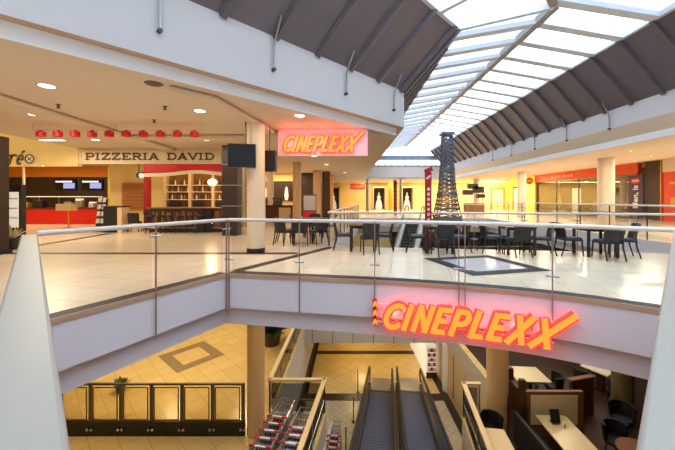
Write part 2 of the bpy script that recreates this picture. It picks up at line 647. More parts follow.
# ---------------------------------------------------------------- roof opening
OPEN = [(-14.68, -6), (2.28, 10.96), (3.11, 36), (12.09, 36), (10.7, -6)]
LIP = offset_path(OPEN, 0.25)                       # the path runs clockwise round the opening, so left is outside
EAVE = offset_path(OPEN[:3], -1.63)
cl = MB()
COFFER = [(-21.7, 9.0), (-11.3, 9.0), (-11.3, 14.0), (-21.7, 14.0)]
rect_c = [(-22, -6.3), (28, -6.3), (28, 44), (-22, 44)]
RAISE = [(17.2, -5.0), (18.6, 43.6), (27.8, 43.6), (27.8, -5.0)]
lip_loop = [(LIP[0][0]-0.2, -6.2)]+[(LIP[0][0], -6)]+LIP[1:4]+[(LIP[4][0], -6), (LIP[4][0], -6.2)]
slab(cl, rect_c, [lip_loop, COFFER, RAISE], ZC, ZC+0.27, 1, 0, 2)
struct(cl, 'ceiling', ['ceiling_beige', 'ceiling_beige', 'white_lip'], 'beige ceiling of the upper galleries', 'ceiling', smooth=False)
cf = MB()
cf.box(-22, 8.8, 4.7, -11.1, 14.2, 4.8)
cf.box(-11.3, 8.8, ZC+0.27, -11.1, 14.2, 4.7)
cf.box(-22, 8.8, ZC+0.27, -11.1, 9.0, 4.7)
cf.box(17.0, -5.2, 4.22, 28, 43.8, 4.3)
cf.prism([(17.2, -5.0), (18.6, 43.6), (18.5, 43.6), (17.1, -5.0)], ZC+0.2, 4.22)
struct(cf, 'ceiling_recess', ['ceiling_beige'])
bm_ = MB()
bm_.box(-7.6, 0.6, ZC-0.12, -7.0, 13.9, ZC)
bm_.box(-7.0, 10.9, ZC-0.12, -2.65, 11.4, ZC)
bm_.prism([(-3.25, 6.1), (-2.55, 6.8), (-1.95, 10.35), (-2.6, 10.35)], ZC-0.1, ZC)
bm_.prism([(-2.6, 10.35), (1.0, 10.35), (1.5, 10.85), (-2.6, 10.85)], ZC-0.12, ZC)
struct(bm_, 'trim_ceiling_beams', ['ceiling_beige'], 'shallow beige beams dropping from the left ceiling', 'ceiling beam', bevel=0.08)

def strip3(path0, path1, z0, z1):
    n = len(path0)
    return [(x, y, z0) for x, y in path0]+[(x, y, z1) for x, y in path1], [(i, i+1, n+i+1, n+i) for i in range(n-1)]


def fascia(name, path, lab, zb=3.95):
    out = offset_path(path, 0.3)
    mb = MB()
    n = len(path)
    poly = list(path)+list(reversed(out))
    mb.cur = 0
    mb.add(*strip3(path, path, zb, 5.18))
    mb.cur = 1
    mb.add(*strip3(path, out, zb, 3.86 if zb > 4 else 3.95))
    mb.cur = 0
    mb.add(*strip3(path, out, 5.18, 5.18))
    mb.add(*strip3(out, out, 3.95, 5.18))
    return struct(mb, name, ['fascia_grey', 'soffit_cream' if zb > 4 else 'nosing_tan'], lab, 'fascia', recalc=False, smooth=False)


fascia('wall_upper_left', OPEN[:3], 'pale grey fascia band round the left edge of the skylight well')
fascia('wall_upper_back', OPEN[2:4], 'pale grey fascia band at the far end of the skylight well')
fascia('wall_upper_right', OPEN[3:], 'pale grey fascia band along the right gallery', 4.42)

# brown sheet-metal slopes between fascia and skylight
R_EAVE = [(9.3+K*36, 36), (9.3-K*6, -6)]
def slope(name, p0, p1, z0, z1, lab, pitch=1.25):
    mb = MB()
    mb.add(*strip3(p0, p1, z0, z1))
    q0 = [Vector((x, y, z0-0.05)) for x, y in p0]
    q1 = [Vector((x, y, z1-0.05)) for x, y in p1]
    mb.cur = 1
    for a0, b0, a1, b1 in zip(q0, q0[1:], q1, q1[1:]):
        L = (b0-a0).length
        d = (b0-a0).normalized()
        n = int(L/pitch)
        for k in range(n+1):
            s = a0+d*(k*pitch)
            t = a1+(s-a0).dot(d)*((b1-a1).normalized())
            f = (s-a0).length/L
            t = a1+(b1-a1)*f
            mb.bar(s, t, 0.12, 0.16)
    return struct(mb, name, ['roof_brown', 'roof_brown'], lab, 'roof panel', recalc=False, smooth=False)


slope('ceiling_slope_left', OPEN[:3], EAVE, 5.18, 7.0, 'dark brown ribbed metal slope under the left skylight edge')
slope('ceiling_slope_right', OPEN[3:], R_EAVE, 5.18, 7.0, 'dark brown ribbed metal slope under the right skylight edge')

# skylight
E = EAVE[1]
E36 = EAVE[2]
R0 = (6.75, 9.9, 7.5)
R36 = (7.6, 36, 7.5)
RD = (R0[0]-15.9, R0[1]-15.9, 7.5)
ED = (E[0]-16.3, E[1]-16.3, 7.0)
sky = thing('skylight', 'long glazed skylight with grey glazing bars and a brown ridge beam', 'skylight', (6.75, 20, 7.0))
sky['kind'] = 'structure'
OFF = Vector((6.75, 20, 7.0))
def skl(p):
    return tuple(Vector(p)-OFF)


g = MB()
Ea = (E[0], E[1], 7.0)
quads = [[Ea, (E36[0], 36, 7.0), R36, R0], [R0, R36, (R_EAVE[0][0], 36, 7.0), (9.3+K*9.9, 9.9, 7.0)],
         [Ea, R0, RD, ED], [R0, (9.3+K*9.9, 9.9, 7.0), (R_EAVE[1][0], -6, 7.0), RD]]
for q in quads:
    g.add([skl(Vector(p)+Vector((0, 0, 0.1))) for p in q], [(0, 1, 2, 3)])
g.build('glazing', 'sky_glass', sky, smooth=False)


def sbar(name, a, b, w, h, m):
    mb = MB()
    mb.bar(skl(a), skl(b), w, h)
    return mb.build(name, m, sky)


sbar('ridge_beam', R0, R36, 0.24, 0.22, 'ridge_brown')
sbar('hip_beam', Ea, R0, 0.16, 0.2, 'rafter_grey')
sbar('ridge_beam', R0, RD, 0.24, 0.22, 'ridge_brown')
sbar('eave_beam', Ea, (E36[0], 36, 7.0), 0.12, 0.16, 'rafter_grey')
sbar('eave_beam', Ea, ED, 0.12, 0.16, 'rafter_grey')
sbar('eave_beam', (R_EAVE[0][0], 36, 7.0), (R_EAVE[1][0], -6, 7.0), 0.12, 0.16, 'rafter_grey')
for k in range(21):
    y = 10.9+k*1.25
    if y > 36:
        break
    sbar('rafter', (E[0]+K*(y-E[1]), y, 7.0), (6.75+K*(y-9.9), y, 7.5), 0.30, 0.16, 'rafter_grey')
    sbar('rafter', (9.3+K*y, y, 7.0), (6.75+K*(y-9.9), y, 7.5), 0.30, 0.16, 'rafter_grey')
for k in range(12):
    y = 9.65-k*1.25
    d = Vector((R0[0]-(9.9-y), y, 7.5))
    sbar('rafter', (9.3+K*y, y, 7.0), d, 0.30, 0.16, 'rafter_grey')
for k in range(9):
    t = 0.9+k*1.6
    sbar('rafter', (E[0]-t, E[1]-t, 7.0), (R0[0]-t-0.9, R0[1]-t-0.9, 7.5), 0.16, 0.16, 'rafter_grey')
# glazed gable at the far end
gb = thing('window_1', 'glazed end wall closing the far end of the skylight', 'window', (7.6, 36.0, 5.18))
gb['kind'] = 'structure'
mb = MB()
mb.add([(-4.4, 0, 0), (4.4, 0, 0), (2.9, 0, 1.82), (0, 0, 2.32), (-2.9, 0, 1.82)], [(0, 1, 2, 3, 4)])
mb.build('pane', 'sky_glass', gb, smooth=False)
mb = MB()
for x in (-3.0, -1.5, 0, 1.5, 3.0):
    mb.bar((x, 0, 0), (x, 0, 1.75+(0.5 if abs(x) < 2 else 0)), 0.09, 0.09)
mb.bar((-4.4, 0, 0.05), (4.4, 0, 0.05), 0.12, 0.16)
mb.bar((-3.7, 0, 0.95), (3.7, 0, 0.95), 0.2, 0.5)
for x in (-3.4, -2.25, -0.75, 0.75, 2.25, 3.4):
    mb.bar((x, 0, 0), (x, 0, 1.0), 0.06, 0.06)
mb.build('window_frame', 'gable_steel', gb)

# enclosing walls
def wall(name, b, m, lab=None):
    mb = MB()
    mb.box(*b)
    return struct(mb, name, [m], lab, 'wall' if lab else None, smooth=False)


wall('wall_left', (-22.3, -6, ZP, -22, 44, 4.9), 'yellow_wall')
wall('wall_front', (-22, -6.3, ZP, 28, -6, 8.0), 'fascia_grey')
wall('wall_back', (-22, 44, ZP, 28, 44.3, 4.9), 'yellow_wall', 'bright yellow back wall at the far end of the mall')
wall('wall_right', (27.9, -6, ZP, 28.2, 44, 4.9), 'column_cream')
wall('wall_lower_back', (-22, 24.0, ZM, 4, 24.2, -1.07), 'yellow_wall')
wall('wall_lower_right', (15.8, -6, ZM, 16, 24, -1.07), 'dark_brown')
wall('wall_lower_rear', (5.9, 17.2, ZM, 16, 17.4, -1.07), 'dark_brown')

# ---------------------------------------------------------------- columns
def column(loc, r, h, m, lab, base=None):
    t = thing('column', lab, 'column', loc)
    t['kind'] = 'structure'
    mb = MB()
    mb.lathe([(r, 0), (r, h)], n=32)
    mb.build('shaft', m, t)
    if base:
        mb = MB()
        mb.lathe([(r+0.012, 0), (r+0.012, 0.12), (r, 0.13)], n=32)
        mb.build('plinth_ring', base, t)
    return t


column((-2.31, 9.06, 0), 0.245, ZC-0.1, 'column_cream', 'thick cream round column behind the hanging television', 'band_black')
column((-2.31, 9.06, ZM), 0.245, 4.05, 'column_tan', 'tan round column on the lower floor beside the nested trolleys')
column((4.64, 9.29, ZM), 0.29, 4.05, 'column_tan', 'tan round column on the lower floor beside the restaurant tables')
column((-2.43, 19.2, 0), 0.25, ZC, 'column_tan', 'tan round column under the hanging cinema sign')
column((14.43, 17.2, 0), 0.37, ZC, 'column_cream', 'nearest cream round column in the right gallery')
column((14.96, 26.0, 0), 0.32, ZC, 'column_cream', 'second cream round column in the right gallery')
column((15.2, 35.0, 0), 0.32, ZC, 'column_cream', 'farthest cream round column in the right gallery')
column((8.55, 9.6, ZM), 0.27, 4.05, 'olive_dark', 'olive grey round column among the lower restaurant tables')
column((5.74, 16.4, ZP), 0.36, 2.38, 'white_paint', 'white round pillar at the foot of the moving walks')


# ================================================================ RAILINGS
HR = 1.08
# wide white rail caps of the two railings that meet under the camera
def near_rail(lab, far, sgn):
    t = thing('balustrade', lab, 'railing', (0, 0.069, 0))
    d = Vector(far).normalized()
    L = Vector(far).length
    nrm = Vector((-d.y, d.x))*sgn
    mb = MB()
    a = Vector((0, 0))
    w = 0.14
    p = [a-d*0.0, a+d*L, a+d*L+nrm*w, a+nrm*w-d*0.0]
    mb.prism([tuple(q) for q in p], HR-0.07, HR)
    mb.build('rail_cap', 'cap_white', t, bevel=0.012)
    c = nrm*(w*0.5)
    for k in range(4):
        s = 0.35+k*(L-0.5)/3.6
        q = d*s+c
        mb = MB()
        mb.box(q.x-0.022, q.y-0.022, 0, q.x+0.022, q.y+0.022, HR-0.07)
        mb.build('post', 'steel', t)
    mb = MB()
    mb.bar(tuple(d*0.1+c)+(0.52,), tuple(d*(L-0.05)+c)+(0.52,), 0.012, 0.9)
    mb.build('glass_panel', 'rail_glass', t)
    return t


near_rail('white capped near railing running away to the left from the camera corner', (-3.60, 3.77), 1)
near_rail('white capped near railing running away to the right from the camera corner', (4.47, 4.19), -1)


def glass_rail(name, lab, path, cuts, h, loc, drop=0.0, out=0.0, rail='handrail_pale', r=0.035, post='post_bronze',
               bars=(), g0=0.06, pr=0.014, glass='rail_glass', clamps=True, clampz=(0.28, 0.82)):
    """railing along a plan path: handrail, posts at the given distances, one pane between each pair"""
    t = thing(name, lab, 'railing', loc)
    P = Path([(x-loc[0], y-loc[1]) for x, y in path])
    mb = MB()
    mb.tube([(p.x, p.y, h) for p in P.between(0, P.len)], r, 10)
    mb.build('handrail', rail, t)
    for b in bars:
        mb = MB()
        mb.tube([(p.x, p.y, b) for p in P.between(0, P.len)], 0.014, 6)
        mb.build('mid_rail', post, t)
    for c in cuts:
        p, d = P.at(c)
        n = Vector((d.y, -d.x))
        q = p+n*out
        mb = MB()
        mb.bar((q.x, q.y, -drop), (q.x, q.y, h), pr*2, pr*1.2, up=(d.x, d.y, 0))
        o = mb.build('post', post, t)
        if clamps:
            for z in [h*c_ for c_ in clampz]:
                mb = MB()
                mb.tube([(q.x-d.x*0.09, q.y-d.y*0.09, z), (q.x+d.x*0.09, q.y+d.y*0.09, z)], 0.018, 8)
                mb.build('clamp', 'steel', o)
    ends = sorted(set([0]+list(cuts)+[P.len]))
    for a, b in zip(ends, ends[1:]):
        if b-a < 0.25:
            continue
        pts = P.between(a+0.04, b-0.04)
        mb = MB()
        th = 0.006
        n = len(pts)
        pp = [tuple(x) for x in pts]
        l, rr = offset_path(pp, th), offset_path(pp, -th)
        mb.add([(x, y, g0) for x, y in l]+[(x, y, g0) for x, y in rr]+[(x, y, h-0.06) for x, y in l]+[(x, y, h-0.06) for x, y in rr],
               [f for i in range(n-1) for f in ((i, i+1, 2*n+i+1, 2*n+i), (n+i, 3*n+i, 3*n+i+1, n+i+1), (2*n+i, 2*n+i+1, 3*n+i+1, 3*n+i), (i, n+i, n+i+1, i+1))]
               + [(0, 2*n, 3*n, n), (n-1, 2*n-1, 4*n-1, 3*n-1)])
        mb.build('glass_panel', glass, t, smooth=False)
    return t


ol = offset_path([(-3.63, 3.88)]+[A_LEFT[1]], 0.03)
glass_rail('balustrade', 'glass railing along the straight left edge of the front well', ol, (1.44, 2.88), HR, (-2.9, 5.2, 0), drop=0.69, out=0.06, clampz=(0.84,))
oc = offset_path(A_CURVE+[(4.5, 4.27)], 0.03)
PC = Path(oc)
glass_rail('balustrade', 'glass railing along the curved front edge of the cafe terrace', oc, (0.05, 1.52, 2.96, 4.42, 4.52, 5.80), HR, (1.2, 5.8, 0), drop=0.69, out=0.06, clampz=(0.27,))
ob = offset_path([(-0.2, 10.06), (1.92, 9.85), (5.6, 9.35), (8.5, 8.9), (11.17, 8.3)], -0.06)
glass_rail('balustrade', 'glass railing behind the cafe tables at the rear well', ob, (0.1, 1.5, 2.9, 4.3, 5.7, 7.1, 8.6, 10.0, 11.4), HR, (4, 9.6, 0), drop=0.3, out=-0.03, clamps=True)
glass_rail('balustrade', 'railing along the left side of the rear well beside the dark tables', [(-0.28, 10.1), (1.66, 25.0)],
           (0.1, 1.6, 3.1, 4.6, 6.1, 7.6, 9.1, 10.6, 12.1, 13.6, 14.9), HR, (0.7, 17.5, 0), drop=0.2, clamps=False, post='steel_dark', pr=0.02)
glass_rail('balustrade', 'railing along the right gallery side of the rear well', [(11.3, 8.3), (11.86, 25.0)],
           (0.1, 1.8, 3.5, 5.2, 6.9, 8.6, 10.3, 12.0, 13.7, 15.4, 16.6), 1.26, (11.6, 16.5, 0), drop=0.2, bars=(0.95,), clamps=False, post='steel_dark', pr=0.02)
glass_rail('balustrade', 'railing at the far end of the rear well beside the escalator head', [(6.9, 25.08), (11.8, 25.08)],
           (0.1, 1.7, 3.3, 4.8), HR, (9.3, 25, 0), drop=0.2, clamps=False)

# cream handrails on the lower floor
def cream_rail(lab, pts, loc, panes='smoke_glass'):
    t = thing('balustrade', lab, 'railing', loc)
    P = [Vector((x-loc[0], y-loc[1])) for x, y in pts]
    for a, b in zip(P, P[1:]):
        d = (b-a).normalized()
        mb = MB()
        mb.bar(tuple(a-d*0.05)+(1.02,), tuple(b+d*0.05)+(1.02,), 0.13, 0.07)
        mb.build('handrail', 'rail_cream', t, bevel=0.012)
        mb = MB()
        mb.tube([tuple(a)+(0.42,), tuple(b)+(0.42,)], 0.016, 8)
        mb.build('mid_rail', 'steel', t)
        mb = MB()
        mb.bar(tuple(a+d*0.06)+(0.48,), tuple(b-d*0.06)+(0.48,), 0.012, 0.86)
        mb.build('glass_panel', panes, t, smooth=False)
        n = max(1, int((b-a).length/1.5))
        for k in range(n+1):
            q = a+(b-a)*(k/n)
            mb = MB()
            mb.box(q.x-0.02, q.y-0.02, 0, q.x+0.02, q.y+0.02, 1.0)
            mb.build('post', 'steel', t)
    return t


cream_rail('cream handrail with glass wrapping round the nested trolleys', [(-1.45, 3.3), (-0.4, 9.92), (-2.1, 9.92), (-1.8, 16.3)], (-1.0, 8.0, ZM))
cream_rail('cream handrail with glass beside the pale restaurant table', [(2.78, 3.3), (3.83, 9.70), (4.3, 9.70)], (3.3, 7.0, ZM))

# glazed barrier on the yellow floor
bt = thing('barrier', 'dark metal barrier of framed amber glass panes on the yellow lower floor', 'barrier', (-5.5, 8.95, ZM))
PX = 0.853
n = 7
x1 = 2.86
mb = MB()
mb.box(x1-n*PX-0.1, -0.03, 0.0, x1+0.05, 0.05, 0.40)
mb.build('kick_plate', 'black_gloss', bt)
mb = MB()
mb.box(x1-n*PX-0.1, -0.03, 1.42, x1+0.05, 0.03, 1.47)
mb.build('top_rail', 'steel_dark', bt)
for k in range(n+1):
    x = x1-k*PX
    mb = MB()
    mb.box(x-0.05, -0.02, 0.0, x+0.05, 0.02, 1.43)
    o = mb.build('post', 'steel_dark', bt)
    mb = MB()
    for dx in (-0.055, 0.055):
        mb.lathe([(0, -0.04), (0.03, -0.02), (0.035, 0), (0.03, 0.02), (0, 0.04)], (x+dx, -0.06, 0.2), 10)
    mb.build('bolt', 'steel', o)
    if k < n:
        mb = MB()
        a, b = x-PX+0.09, x-0.09
        for p, q in (((a, 0.46), (b, 0.46)), ((b, 0.46), (b, 1.37)), ((b, 1.37), (a, 1.37)), ((a, 1.37), (a, 0.46))):
            mb.tube([(p[0], -0.03, p[1]), (q[0], -0.03, q[1])], 0.018, 6)
        o = mb.build('pane_frame', 'brass_dark', bt)
        mb = MB()
        mb.box(a, -0.006, 0.46, b, 0.006, 1.37)
        mb.build('pane', 'amber_glass', o)

# ================================================================ MOVING WALKS
RD3 = Vector((-0.158, -1.0, 0.272))             # direction up the incline, towards the camera


def moving_walk(lab, cx, w, left_out, right_out):
    y0 = 16.25
    t = thing('moving_walk', lab, 'moving walkway', (cx, y0, ZP))
    up = RD3*11.6
    mb = MB()
    side = Vector((1, -0.158, 0)).normalized()
    a = Vector((0, 0, 0.02))
    N = 58
    for k in range(N):
        p, q = a+up*(k/N), a+up*((k+0.93)/N)
        h = side*(w/2)
        th = Vector((0, 0, 0.03))
        mb.add([p-h, p+h, q+h, q-h, p-h-th, p+h-th, q+h-th, q-h-th], [(0, 1, 2, 3), (4, 7, 6, 5), (0, 4, 5, 1), (2, 6, 7, 3), (0, 3, 7, 4), (1, 5, 6, 2)])
    h = side*(w/2)
    th = Vector((0, 0, 0.025))
    mb.add([a-h-th, a+h-th, a+up+h-th, a+up-h-th], [(0, 1, 2, 3)])
    mb.build('belt', 'belt_blue', t, smooth=False)
    mb = MB()
    mb.obox((0.1, 0.62, 0.012), (w+0.1, 1.22, 0.024), -0.157)
    mb.build('landing_plate', 'comb_metal', t)
    mb = MB()
    mb.obox((0, 0.0, 0.03), (w, 0.12, 0.03), -0.157)
    mb.build('comb', 'steel_dark', t)
    for sg, on in ((-1, left_out), (1, right_out)):
        off = side*(sg*(w/2+0.1))
        b0 = off+Vector((0.04, 0.3, 0))
        mb = MB()
        mb.bar(b0+Vector((0, 0, 0.1)), b0+up+Vector((0, 0, 0.1)), 0.18, 0.34)
        o = mb.build('skirt', 'skirt_dark', t)
        mb = MB()
        mb.bar(b0+Vector((0, 0, 0.55)), b0+up+Vector((0, 0, 0.55)), 0.03, 0.6)
        mb.build('side_panel', 'smoke_glass', t)
        mb = MB()
        fwd = Vector((0.158, 1, 0)).normalized()
        pts = [b0+up+Vector((0, 0, 0.95)), b0+Vector((0, 0, 0.95)), b0+fwd*0.25+Vector((0, 0, 0.93)), b0+fwd*0.42+Vector((0, 0, 0.80)),
               b0+fwd*0.46+Vector((0, 0, 0.62)), b0+fwd*0.40+Vector((0, 0, 0.42)), b0+fwd*0.15+Vector((0, 0, 0.28))]
        mb.tube(pts, 0.048, 10)
        mb.build('handrail', 'rubber', t)
        mb = MB()
        mb.bar(b0+up+Vector((0, 0, 0.89)), b0+Vector((0, 0, 0.89)), 0.07, 0.05)
        mb.build('handrail_guide', 'skirt_dark', t)
    return t


moving_walk('blue grey moving walkway nearer the trolleys, sloping down to the landing', 2.19, 0.98, True, True)
moving_walk('blue grey moving walkway nearer the restaurant, sloping down to the landing', 3.66, 1.0, True, True)


def bollard(loc, h, lab):
    t = thing('stanchion', lab, 'stanchion', loc)
    mb = MB()
    mb.lathe([(0.09, 0), (0.09, 0.02), (0.03, 0.035)], n=16)
    mb.build('base', 'steel_dark', t)
    mb = MB()
    mb.lathe([(0.025, 0.03), (0.025, h-0.02), (0.035, h), (0, h+0.02)], n=12)
    mb.build('pole', 'steel_dark', t)


bollard((1.03, 16.2, ZP), 1.15, 'thin steel stanchion at the foot of the moving walk')
bollard((0.70, 14.06, ZP), 1.12, 'thin steel stanchion part way along the moving walk, second from its foot')
bollard((0.32, 12.2, ZP), 1.1, 'thin steel stanchion beside the moving walk, nearest the low trolleys')

# ================================================================ LETTERS
def arc(cx, cy, rx, ry, a0, a1, n=14):
    return [(cx+rx*cos(radians(a0+(a1-a0)*i/n)), cy+ry*sin(radians(a0+(a1-a0)*i/n))) for i in range(n+1)]


GLY = {
    'C': (0.72, [arc(0.40, 0.5, 0.38, 0.42, 48, 318)]),
    'I': (0.30, [[(0.1, 0), (0.1, 1)]]),
    'N': (0.72, [[(0.1, 0), (0.1, 1)], [(0.1, 1), (0.58, 0)], [(0.58, 0), (0.58, 1)]]),
    'E': (0.62, [[(0.1, 0), (0.1, 1)], [(0.05, 0.91), (0.56, 0.91)], [(0.05, 0.5), (0.48, 0.5)], [(0.05, 0.09), (0.56, 0.09)]]),
    'P': (0.66, [[(0.1, 0), (0.1, 1)], [(0.05, 0.91), (0.3, 0.91)]+arc(0.32, 0.68, 0.24, 0.23, 80, -80, 8)+[(0.05, 0.45)]]),
    'L': (0.58, [[(0.1, 0), (0.1, 1)], [(0.05, 0.09), (0.54, 0.09)]]),
    'X': (0.72, [[(0.02, 0), (0.64, 1)], [(0.14, 1), (0.56, 0)]]),
    'Y': (0.9, [[(0.0, 0), (1.05, 1.22)], [(0.14, 1), (0.60, 0)]]),      # the last, long-armed X
}


def neon_word(t, place, H, shear, w, depth, widths=1.0, gap=0.06, glow=1.2):
    """letters of the cinema name; place(s) gives the base point and turning angle at distance s"""
    s = 0.0
    for ch in 'CINEPLEXY':
        adv, strokes = GLY[ch]
        loc, rz = place(s+adv*H*widths*0.5)
        half = adv*H*widths*0.5
        def tr(p):
            return (p[0]*H*widths-half+shear*p[1]*H, p[1]*H)
        back, face = MB(), MB()
        for st in strokes:
            q = [tr(p) for p in st]
            back.ribbon(q, w+0.035*H/0.5, 0.0, depth)
            face.ribbon(q, w*0.80, -0.008, 0.012)
        o = back.build('letter', 'neon_side', t, loc, rz, smooth=False)
        face.build('neon_face', 'neon_face', o, smooth=False)
        lamp('neon_lamp', 'POINT', (0.05, depth+0.04, H*0.5), glow, (1.0, 0.20, 0.16), 0.03, o)
        s += (adv+gap)*H*widths
    return s


# sign on the curved slab edge
oc2 = Path(offset_path(A_CURVE+[(4.5, 4.27)], -0.2))
sg = thing('illuminated_sign', 'large glowing orange cinema letters mounted along the curved slab edge', 'sign', (2.0, 5.4, -0.8))
def place2(s):
    p, d = oc2.at(3.10+s)
    return (p.x-2.0, p.y-5.4, 0.0), atan2(d.y, d.x)


W2 = neon_word(sg, place2, 0.462, 0.33, 0.108, 0.09, widths=0.875, gap=0.095)
for z in (0.08, 0.40):
    mb = MB()
    pts = oc2.between(2.95, 3.1+W2)
    mb.tube([(p.x-2.0, p.y-5.4+0.11, z) for p in pts], 0.014, 8)
    mb.build('mounting_rail', 'neon_panel', sg)
p, d = oc2.at(2.98)
mb = MB()
mb.obox((p.x-2.0, p.y-5.4+0.08, 0.26), (0.07, 0.09, 0.46), atan2(d.y, d.x))
o = mb.build('end_plate', 'red_gloss', sg)
mb = MB()
for z in (0.10, 0.26, 0.42):
    mb = MB()
    mb.ribbon([(p.x-2.0-0.03, z-0.045), (p.x-2.0+0.0, z+0.045)], 0.03, p.y-5.4+0.012, p.y-5.4+0.03)
    mb.ribbon([(p.x-2.0+0.03, z-0.045), (p.x-2.0+0.0, z+0.045)], 0.03, p.y-5.4+0.012, p.y-5.4+0.03)
    mb.build('arrow', 'neon_face', o)
for s in (0.5, 1.5, 2.5):
    p, d = oc2.at(3.0+s)
    mb = MB()
    mb.bar((p.x-2.0, p.y-5.4+0.1, 0.24), (p.x-2.0-d.y*0.2, p.y-5.4+0.1+d.x*0.2, 0.24), 0.03, 0.03)
    mb.build('bracket', 'steel', sg)

# hanging sign under the ceiling corner
sg2 = thing('illuminated_sign', 'pink lit panel with glowing orange cinema letters hanging under the ceiling corner', 'sign', (-0.46, 10.0, 2.86))
mb = MB()
mb.box(-1.41, 0.05, 0.0, 1.41, 0.12, 0.83)
mb.build('panel', 'neon_panel', sg2)
def place1(s):
    return (-1.25+s, -0.06, 0.10), 0


neon_word(sg2, place1, 0.52, 0.33, 0.10, 0.08, widths=0.685, gap=0.06, glow=2.5)
for x in (-0.9, 0.0, 0.9):
    lamp('ceiling_red_fill', 'POINT', (x, -0.35, 0.45), 9, (1.0, 0.20, 0.18), 0.12, sg2)  # unseen red points added before the letters to tint the ceiling
for x in (-1.1, 1.0):
    mb = MB()
    mb.box(x-0.02, 0.07, 0.8, x+0.02, 0.11, 0.85)
    mb.build('hanger', 'steel', sg2)


def slab_letters(t, text, m, x0, x1, z0, H, w, y, part='lettering'):
    """wide slab-serif capitals"""
    S = 0.10
    G = {
        'P': (0.95, [[(0.2, 0), (0.2, 1)], [(0.05, 0.93), (0.55, 0.93)]+arc(0.58, 0.70, 0.24, 0.23, 85, -85, 8)+[(0.2, 0.47)]], [(0.0, 0.45, 0.04)]),
        'I': (0.6, [[(0.25, 0), (0.25, 1)]], [(0.02, 0.48, 0.04), (0.02, 0.48, 0.96)]),
        'Z': (0.98, [[(0.08, 0.93), (0.84, 0.93)], [(0.76, 0.95), (0.12, 0.05)], [(0.04, 0.07), (0.86, 0.07)], [(0.12, 0.93), (0.1, 0.68)], [(0.82, 0.07), (0.85, 0.33)]], []),
        'E': (0.98, [[(0.2, 0), (0.2, 1)], [(0.04, 0.93), (0.82, 0.93)], [(0.2, 0.5), (0.6, 0.5)], [(0.04, 0.07), (0.84, 0.07)], [(0.8, 0.93), (0.82, 0.72)], [(0.82, 0.07), (0.85, 0.3)]], []),
        'R': (1.0, [[(0.2, 0), (0.2, 1)], [(0.05, 0.93), (0.5, 0.93)]+arc(0.56, 0.72, 0.24, 0.21, 85, -85, 8)+[(0.2, 0.5)], [(0.5, 0.5), (0.82, 0.04)]], [(0.02, 0.4, 0.04), (0.66, 0.98, 0.04)]),
        'A': (1.0, [[(0.12, 0), (0.5, 1)], [(0.46, 1), (0.86, 0)], [(0.26, 0.33), (0.74, 0.33)]], [(-0.02, 0.3, 0.04), (0.68, 1.0, 0.04)]),
        'D': (1.0, [[(0.2, 0), (0.2, 1)], [(0.04, 0.93), (0.5, 0.93)]+arc(0.5, 0.5, 0.36, 0.43, 85, -85, 10)+[(0.04, 0.07)]], []),
        'V': (1.0, [[(0.1, 1), (0.5, 0)], [(0.48, 0), (0.88, 1)]], [(-0.04, 0.3, 0.96), (0.7, 1.02, 0.96)]),
        ' ': (0.75, [], []),
    }
    tot = sum(G[c][0] for c in text)
    sx = (x1-x0)/tot
    x = x0
    for c in text:
        adv, st, ser = G[c]
        mb = MB()
        for s_ in st:
            mb.ribbon([(x+p[0]*sx, z0+p[1]*H) for p in s_], w, y-0.02, y)
        for a, b, zz in ser:
            mb.ribbon([(x+a*sx, z0+zz*H), (x+b*sx, z0+zz*H)], w*0.6, y-0.02, y)
        if st:
            mb.build('letter', m, t, smooth=False)
        x += adv*sx


# ================================================================ CAFE TERRACE
def chair_proto(lab, loc, rz):
    t = thing('wicker_chair', lab, 'chair', loc, rz, 'dark wicker cafe chairs')
    mb = MB()
    mb.prism([(-0.23, -0.22), (0.23, -0.22), (0.24, 0.2), (0.16, 0.25), (-0.16, 0.25), (-0.24, 0.2)], 0.40, 0.44)
    mb.build('seat_frame', 'wicker', t, bevel=0.012)
    mb = MB()
    mb.prism([(-0.21, -0.20), (0.21, -0.20), (0.215, 0.19), (0.14, 0.23), (-0.14, 0.23), (-0.215, 0.19)], 0.44, 0.485)
    mb.build('seat_cushion', 'seat_slate', t, bevel=0.02)
    # curved back, leaning away (local -y is the back)
    mb = MB()
    vs, n = [], 8
    for zi, (z, dy, hw) in enumerate(((0.46, 0.0, 0.215), (0.62, -0.03, 0.225), (0.76, -0.07, 0.235), (0.86, -0.105, 0.225))):
        for th in (0, -0.028):
            for j in range(n+1):
                u = -1+2*j/n
                vs.append((u*hw, -0.235+dy+0.05*u*u+th, z+(0.02*(1-u*u) if zi == 3 else 0)))
    fs = []
    m_ = n+1
    for zi in range(3):
        a, b = zi*2*m_, (zi+1)*2*m_
        for j in range(n):
            fs.append((a+j, a+j+1, b+j+1, b+j))
            fs.append((a+m_+j, b+m_+j, b+m_+j+1, a+m_+j+1))
        fs.append((a, b, b+m_, a+m_))
        fs.append((a+n, a+m_+n, b+m_+n, b+n))
    top = 6*m_
    for j in range(n):
        fs.append((top+j, top+j+1, top+m_+j+1, top+m_+j))
        fs.append((j, m_+j, m_+j+1, j+1))
    mb.add(vs, fs)
    mb.build('backrest', 'wicker', t)
    for sx in (-1, 1):
        mb = MB()
        mb.tube([(sx*0.2, 0.19, 0.42), (sx*0.215, 0.215, 0)], 0.022, 8, 0.016)
        mb.build('leg', 'wicker', t)
        mb = MB()
        mb.tube([(sx*0.2, -0.225, 0.5), (sx*0.205, -0.235, 0.3), (sx*0.215, -0.32, 0)], 0.024, 8, 0.017)
        mb.build('leg', 'wicker', t)
    return t


